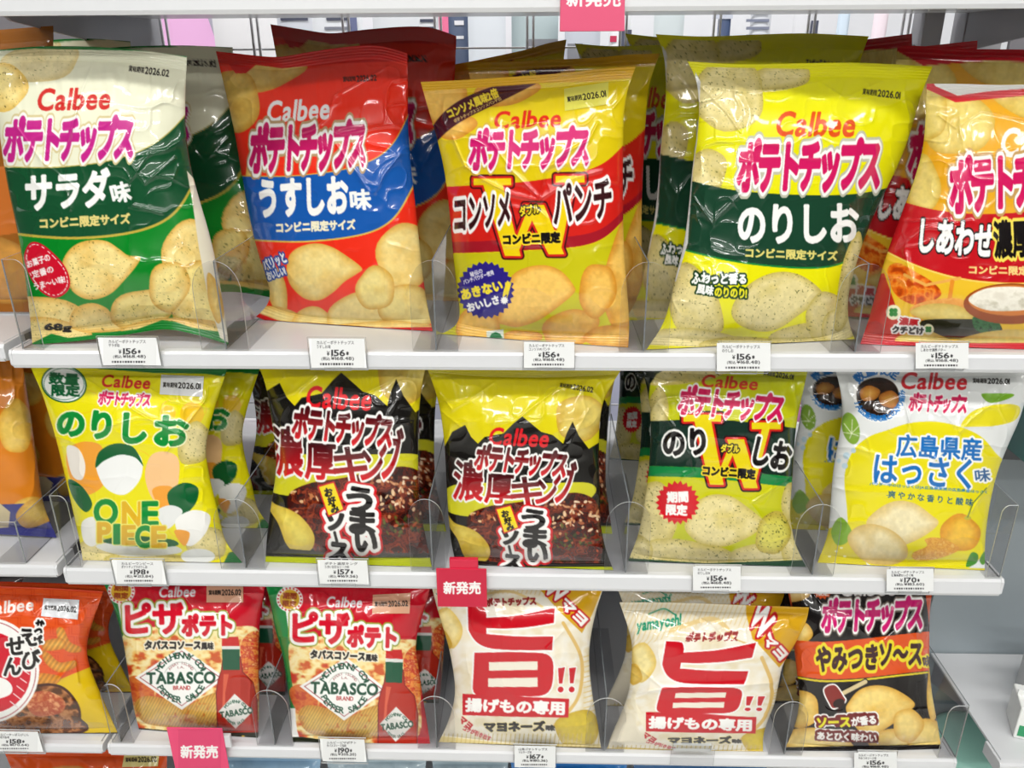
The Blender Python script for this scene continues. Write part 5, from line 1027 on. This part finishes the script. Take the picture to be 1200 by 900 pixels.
def price_tag(x0, y0, x1, y1, l1, l2, pr, tx, label, group, star=True):
    c = Canvas(x0-2, y0-2, x1+2, y1+2, S=4, base=(236, 238, 238)); w = x1-x0; h = y1-y0; K = (30, 30, 34)
    def ln(st, fx, fy, fx1, hh, b=.15): c.text(st, x0+w*fx, y0+h*fy, x0+w*fx1, y0+h*fy+.15, h*hh, K, bold=b)
    ln(l1, .10, .13, .80, .125, .02)
    ln(l2, .10, .27, .10+.052*len(l2), .125, .02)
    ln('¥', .29, .50, .34, .15, .1); ln(pr, .38, .485, .63, .21, .28); ln('*', .66, .50, .70, .12, .3)
    ln('(税込', .19, .69, .35, .13, .05); ln('¥'+tx+')', .37, .69, .80, .15, .10)
    for k in range(13): c.poly([(x0+w*(.16+.05*k), y0+h*.84), (x0+w*(.16+.05*k+.034), y0+h*.84), (x0+w*(.16+.05*k+.034), y0+h*.91), (x0+w*(.16+.05*k), y0+h*.91)], K if (k*7) % 4 else (120, 120, 124))
    O = on_y((x0+x1)/2, y1, -0.003); root = empty('price_tag', O, label, 'price tag', group)
    th = slab('tag_holder', x0-1.5, y0-1.5, x1+1.5, y1+2.5, -0.0040, -0.0024, CLEAR, root, O, 0.0006)
    slab('holder_clip', x0+w*.25, y1-.5, x1-w*.25, y1+3.2, -0.0052, -0.0040, CLEAR, th, O, 0.0005)
    slab('card_backing', x0, y0, x1, y1, -0.0046, -0.0041, CARDW, root, O, 0.0)
    printed('price_card', [(x0, y0), (x1, y0), (x1, y1), (x0, y1)], c, root, O, -0.0048)
CARDW = mat('white_card', (236, 238, 238), 0.6)
TG0, TG1, TG2, TG3 = 'price tags on the topmost rail', 'price tags on the upper rail', 'price tags on the middle rail', 'price tags on the lower rail'
KA = 'カルビーポテトチップス'
for a in [(52, -17, 118, 16, KA, 'しお味', '410', '442.80', 'price tag above the pale green bag, cut by the top edge', TG0), (755, -24, 820, 8, KA, 'コンソメ', '156', '168.48', 'price tag right of the pink sign at the top edge', TG0), (1072, -22, 1138, 10, KA, 'のり', '156', '168.48', 'price tag at the top edge above the orange and red bag', TG0),
          (121, 396, 183, 428, KA, 'サラダ味', '156', '168.48', 'price tag under the pale cream and green bag', TG1), (365, 397, 427, 431, KA, 'うすしお味', '156', '168.48', 'price tag under the red and blue bag', TG1), (614, 401, 673, 431, KA, 'コンソメWパンチ', '156', '168.48', 'price tag under the yellow and red bag with the large W', TG1),
          (840, 402, 903, 435, KA, 'のりしお', '156', '168.48', 'price tag under the front yellow and dark green bag', TG1), (1073, 402, 1135, 432, KA, 'しあわせ濃厚バター', '156', '168.48', 'price tag under the orange and red bag', TG1),
          (137, 657, 190, 684, 'カルビーワンピース', 'ポテトチップスのりしお', '198', '213.84', 'price tag under the splash-printed yellow bag', TG2), (375, 657, 430, 684, 'ポテト濃厚キング', 'うまいお好みソース味', '157', '169.56', 'price tag under the left black and yellow bag', TG2), (812, 664, 868, 692, KA, 'のりしおW', '156', '168.48', 'price tag under the yellow-green bag with the large W', TG2), (1039, 667, 1094, 693, KA, '広島県産はっさく味', '170', '183.60', 'price tag under the white citrus bag', TG2),
          (-8, 858, 44, 880, 'カルビーかっぱえびせん', '有明海苔味', '158', '170.64', 'price tag under the orange shrimp snack bag', TG3), (378, 867, 427, 892, 'カルビーピザポテト', 'タバスコソース風味', '190', '205.20', 'price tag under the right pizza bag', TG3), (603, 875, 651, 899, '山芳ポテトチップス', 'マヨネーズ味', '167', '180.36', 'price tag under the left cream bag', TG3), (1001, 882, 1051, 906, KA, 'やみつきソース味', '156', '168.48', 'price tag under the black and orange bag', TG3)]:
    price_tag(*a)
O = on_y(811, 890, -0.003); r = empty('tag_holder', O, 'empty clear tag holder on the rail under the right cream bag', 'tag holder')
slab('holder_plate', 785, 879, 838, 897, -0.0040, -0.0028, CLEAR, r, O, 0.0005); slab('holder_lip', 789, 874, 834, 880, -0.0065, -0.0028, CLEAR, r, O, 0.0008)

def sign(x0, y0, x1, y1, base, tx, label, extra=None):
    c = Canvas(x0-2, y0-2, x1+2, y1+2, S=4, base=base); c.text('新発売', *tx, WH, bold=.55)
    O = on_y((x0+x1)/2, y1, -0.006); root = empty('shelf_sign', O, label, 'sign'); m = mat('sign_card_%d' % base[1], base, 0.4)
    A = on_y(x0, y1, -0.008); B = on_y(x1, y0, -0.008)
    slab('sign_board', x0, y0, x1, y1, -0.008, -0.0066, m, root, O, 0.0005); printed('sign_print', [(x0+1, y0+1), (x1-1, y0+1), (x1-1, y1-1), (x0+1, y1-1)], c, root, O, -0.0083)
    if extra: slab('sign_clip', *extra[:4], -0.0068, -0.002, m if extra[4] else WHITE, root, O, 0.0006)
sign(656, -14, 733, 37, (222, 84, 122), (664, -2, 727, -2, 19), 'pink sign hanging from the topmost rail at the top edge', (676, -20, 712, -8, True))
sign(513, 667, 570, 711, (202, 24, 62), (520, 689, 563, 689, 14), 'red sign hanging over the left cream bag', (527, 656, 560, 670, True))
sign(208, 854, 260, 914, (222, 66, 112), (212, 881, 255, 881, 14.5), 'pink sign on the lower rail under the left pizza bag', (254, 863, 269, 876, False))

# ------------------------------------------------------------------ goods on neighbouring shelves
def plain_bag(xl, xr, ytop, Y, zs, art, label, group, name='snack_bag', seed=1, wide=1.0, cat='snack bag', roll=0, date=None):
    A = on_y(xl, ytop, Y); B = on_y(xr, ytop, Y); yb = max(0.03, Y-0.03)
    bl = project((A[0], yb, zs)); br = project((B[0], yb, zs)); x0 = min(xl, bl[0]); x1 = max(xr, br[0])
    c = art_block(x0, ytop, x1, max(bl[1], br[1]), *art)
    f = lambda p, q, t: (p[0]+(q[0]-p[0])*t, p[1]+(q[1]-p[1])*t)
    tl, tr = (xl, ytop-roll), (xr, ytop+roll); ins = 0.03*(xr-xl)
    b = Bag(Outline([(f(tl, bl, t)[0]+ins, f(tl, bl, t)[1]) for t in (.2, .5, .8)], [(f(tr, br, t)[0]-ins, f(tr, br, t)[1]) for t in (.2, .5, .8)], [tl, f(tl, tr, .5), tr], [bl, f(bl, br, .5), br]), zs, c, seed=seed, T=0.02, base_y=(yb, yb))
    return b.build(label, group, step=1.5, name=name, cat=cat, date=date)
GD = 'snack bags on the lowest shelf'
plain_bag(4, 196, 879, 0.045, Z4, ((200, 76, 28), (176, 50, 24), (226, 150, 70)), 'orange bag under the lower shelf at the bottom left edge', GD, seed=21, date=date_box([(146, 882), (187, 881), (185, 898), (143, 899)], (196, 184, 120), '2026.02', 6))
plain_bag(262, 376, 884, 0.06, Z4, ((150, 186, 214), (110, 150, 190), (226, 226, 210)), 'pale blue bag at the bottom edge right of the pink sign', GD, seed=22)
plain_bag(382, 500, 886, 0.07, Z4, ((176, 196, 206), (140, 160, 176), (220, 224, 224)), 'pale grey bag at the bottom edge under the right pizza bag', GD, seed=23)
plain_bag(506, 596, 888, 0.06, Z4, ((158, 178, 188), (120, 140, 156), (210, 216, 220)), 'grey-blue bag at the bottom edge under the left cream bag', GD, seed=24)
plain_bag(598, 736, 890, 0.05, Z4, ((40, 116, 186), (30, 90, 150), (200, 220, 236)), 'bright blue bag at the bottom edge between the two cream bags', GD, seed=25)
plain_bag(742, 900, 893, 0.06, Z4, ((40, 96, 150), (60, 140, 110), (200, 214, 200)), 'dark blue bag at the bottom edge under the right cream bag', GD, seed=26)
# left unit, beside and above the green bag
plain_bag(-190, 62, 40, 0.13, Z1+0.004, ((150, 92, 34), (196, 110, 46), (210, 150, 70)), 'brown bag of the left unit, its top above the pale green bag', 'snack bags of the left unit', seed=31, roll=-10)
plain_bag(-150, 30, 672, 0.21, Z3-0.001, ((90, 86, 88), (196, 90, 40), (230, 200, 120)), 'silver-grey topped bag behind the orange shrimp snack bag', 'snack bags of the left unit', seed=32)
def pack(x0, y0, x1, y1, Y, col, label, lines=(), roll=0.0, name='hanging_pack', d=0.012):
    """flat packet hanging on the far side of the wire grid, with a header card and printed blocks"""
    Y = 1.25+(Y-0.5)*0.9
    A = on_y(x0, y1, Y); B = on_y(x1, y0, Y); O = ((A[0]+B[0])/2, Y, B[2]); root = empty(name, O, label, 'packet', 'packets beyond the wire grid')
    m = mat('pack_%d_%d_%d' % col, col, 0.4); V = []; F = []; n = 10
    MB().box((A[0], Y+d*.4, B[2]-0.03), (B[0], Y+d*.55, B[2])).build('header_card', CARDW, root, O, 0.0004)
    b = MB()
    W = B[0]-A[0]; H = B[2]-0.03-A[2]
    for k, s_ in enumerate((-1, 1)):
        base = len(b.V); G = []
        for j in range(n+1):
            for i in range(n+1):
                u, v = i/n, j/n; h = d*.5*((1-abs(2*u-1)**2.5)*(1-abs(2*v-1)**2.5))**.6
                G.append((A[0]+W*u, Y+d*.5+s_*h, A[2]+H*v))
        b.add(G, [(j*(n+1)+i, j*(n+1)+i+1, (j+1)*(n+1)+i+1, (j+1)*(n+1)+i) for j in range(n) for i in range(n)])
    b.build('packet_body', m, root, O, smooth=True)
    for (fx0, fy0, fx1, fy1, k) in lines:
        P = [(x0+(x1-x0)*fx0, y0+(y1-y0)*fy0), (x0+(x1-x0)*fx1, y0+(y1-y0)*fy1)]; a = on_y(P[0][0], P[1][1], Y-0.0012); c_ = on_y(P[1][0], P[0][1], Y-0.0012)
        MB().box((a[0], Y-0.0012, a[2]), (c_[0], Y-0.0006, c_[2])).build('printed_panel', mat('ink_%d_%d_%d' % k, k, 0.5), root, O)
    if roll: root.rotation_euler = (0, math.radians(roll), 0)
D = (70, 74, 92)
pack(186, -30, 268, 150, 0.95, (240, 186, 232), 'pink board beyond the wire grid above the pale green bag')
pack(250, -30, 300, 150, 0.78, (176, 172, 190), 'grey tilted packet right of the pink board', [(.3, .45, .6, .5, D)], roll=-14)
pack(264, -30, 318, 150, 0.50, (222, 222, 226), 'plain white packet above the shaded green bag')
pack(324, -30, 372, 150, 0.62, (200, 204, 212), 'white packet with dark printing above the dark red bag', [(.1, .25, .75, .30, D), (.1, .36, .6, .40, (120, 124, 136))])
pack(376, -30, 420, 150, 0.55, (214, 218, 224), 'second white packet with dark printing above the dark red bag', [(.15, .25, .7, .30, D), (.1, .34, .8, .36, (120, 124, 136)), (.75, .28, .95, .5, (96, 104, 140))])
pack(444, -30, 488, 150, 0.55, (206, 210, 216), 'plain pale packet above the right corner of the dark red bag')
pack(490, -30, 512, 150, 0.70, (226, 228, 232), 'narrow striped packet beside the pale packet', [(.1, .24+.05*k, .9, .26+.05*k, D) for k in range(5)])
pack(508, -30, 530, 150, 0.85, (240, 120, 160), 'narrow pink packet above the gold top seals')
pack(529, -30, 547, 150, 0.66, (80, 92, 118), 'dark blue striped packet above the gold top seals', [(.2, .3, .8, .33, (220, 220, 226)), (.2, .4, .8, .42, (220, 220, 226))])
pack(551, -30, 592, 150, 0.58, (206, 212, 220), 'plain grey-white packet above the gold top seals')
pack(600, -30, 655, 150, 0.62, (168, 184, 188), 'grey-green packet with a speckled panel left of the pink sign', [(.3, .42, .98, .62, (120, 122, 130))])
pack(660, -30, 706, 150, 0.56, (186, 192, 204), 'blue-grey packet under the pink sign', [(.1, .45, .5, .6, (120, 122, 130))])
pack(710, -30, 742, 150, 0.68, (232, 234, 238), 'white packet right of the pink sign', [(.15, .40, .4, .44, (190, 40, 80)), (.55, .36, .95, .5, D)])
pack(760, -30, 806, 150, 0.62, (196, 206, 210), 'pale packet with a red tick above the yellow bags', [(.1, .42, .35, .45, (214, 40, 50))])
pack(832, -30, 862, 150, 0.66, (70, 86, 120), 'navy packet above the dim yellow bag', [(.1, .26, .9, .29, (190, 196, 210))])
pack(868, -30, 910, 150, 0.58, (210, 214, 222), 'white packet with lines of print above the yellow bags', [(.15, .24+.05*k, .8, .26+.05*k, (120, 126, 146)) for k in range(5)])
pack(916, -30, 962, 150, 0.54, (214, 216, 222), 'white packet with a barcode above the second yellow bag', [(.7, .30, .95, .42, D)])
pack(966, -30, 1004, 150, 0.66, (206, 222, 238), 'pale blue packet above the second yellow bag')
pack(1006, -30, 1050, 150, 0.75, (240, 226, 236), 'white and pink packet above the dark red topped bag', [(.1, .42, .9, .52, (190, 150, 160))])
pack(1054, -30, 1084, 150, 0.56, (198, 200, 206), 'plain grey packet left of the pale upright post')
pack(688, 400, 742, 640, 0.55, (206, 208, 232), 'lavender packet seen through the gap left of the large W bag')
pack(930, 420, 972, 510, 0.50, (234, 150, 208), 'pink packet seen in the gap left of the citrus bag', [(.1, .5, .9, .56, (250, 200, 230))])
pack(780, 400, 930, 640, 0.60, (200, 202, 226), 'wide lavender packet behind the large W bag')
pack(480, 400, 690, 640, 0.62, (198, 200, 220), 'wide pale packet behind the right black bag')

def carton(px, py, zs, Y, w, d, h, col, label, rz=0.0, cap=None, group='small cartons on the right unit'):
    b = on_y(px, py, Y); O = (b[0], Y, zs); root = empty('small_carton', O, label, 'carton', group); m = mat('carton_%d_%d_%d' % col, col, 0.4)
    MB().box((-w/2, -d/2, 0.0005), (w/2, d/2, h)).build('carton_body', m, root, (0, 0, 0), 0.0015)
    MB().box((-w/2+0.003, -d/2-0.0006, h*.12), (w/2-0.003, -d/2-0.0001, h*.45)).build('printed_panel', mat('carton_print', (150, 156, 160) if cap is None else cap, 0.5) if cap is None else mat('carton_p_%d_%d_%d' % cap, cap, .5), root)
    MB().prism([(-w/2, 0, h), (w/2, 0, h), (w/2, 0, h+h*.18), (-w/2, 0, h+h*.18)], (0, 0.001, 0)).build('top_fin', m, root)
    root.rotation_euler = (0, 0, math.radians(rz)); return root
carton(1214, 862, Z3-0.004, 0.045, 0.055, 0.04, 0.042, (232, 234, 232), 'small white carton with a green panel, front one on the right shelf', -18, (50, 150, 100))
carton(1216, 840, Z3-0.004, 0.095, 0.05, 0.04, 0.060, (214, 214, 214), 'small grey-white carton behind the one with the green panel', -18, (120, 104, 96))
carton(1250, 540, Z1-0.130, 0.06, 0.09, 0.06, 0.05, (70, 120, 120), 'dark teal carton on the right unit beside the citrus bag', 0, (190, 200, 190))
def tub(px, py, Y, zs, r, h, col, label):
    b = on_y(px, py, Y); O = (b[0], Y, zs); root = empty('round_tub', O, label, 'tub', 'green tubs under the right shelf'); n = 28
    def lathe(pr):
        V = [(a*math.cos(2*math.pi*k/n), a*math.sin(2*math.pi*k/n), z) for a, z in pr for k in range(n)]
        F = [(j*n+k, j*n+(k+1) % n, (j+1)*n+(k+1) % n, (j+1)*n+k) for j in range(len(pr)-1) for k in range(n)]+[tuple(range(n-1, -1, -1)), tuple((len(pr)-1)*n+k for k in range(n))]
        m = MB(); m.add(V, F); return m
    lathe([(r*.86, 0.0005), (r*.9, 0.004), (r, h*.9), (r, h)]).build('tub_body', mat('tub_%d_%d_%d' % col, col, 0.25), root, smooth=True)
    lathe([(r*1.05, h), (r*1.06, h+.004), (r*1.03, h+.010), (r*.9, h+.012)]).build('tub_lid', mat('tub_lid', (150, 200, 186), 0.3), root, smooth=True)
tub(1142, 880, 0.112, Z4-0.02, 0.05, 0.17, (20, 110, 60), 'dark green tub with a pale lid under the right shelf')
tub(1240, 905, 0.04, Z4-0.02, 0.032, 0.15, (150, 196, 186), 'pale green tub under the corner of the right shelf')
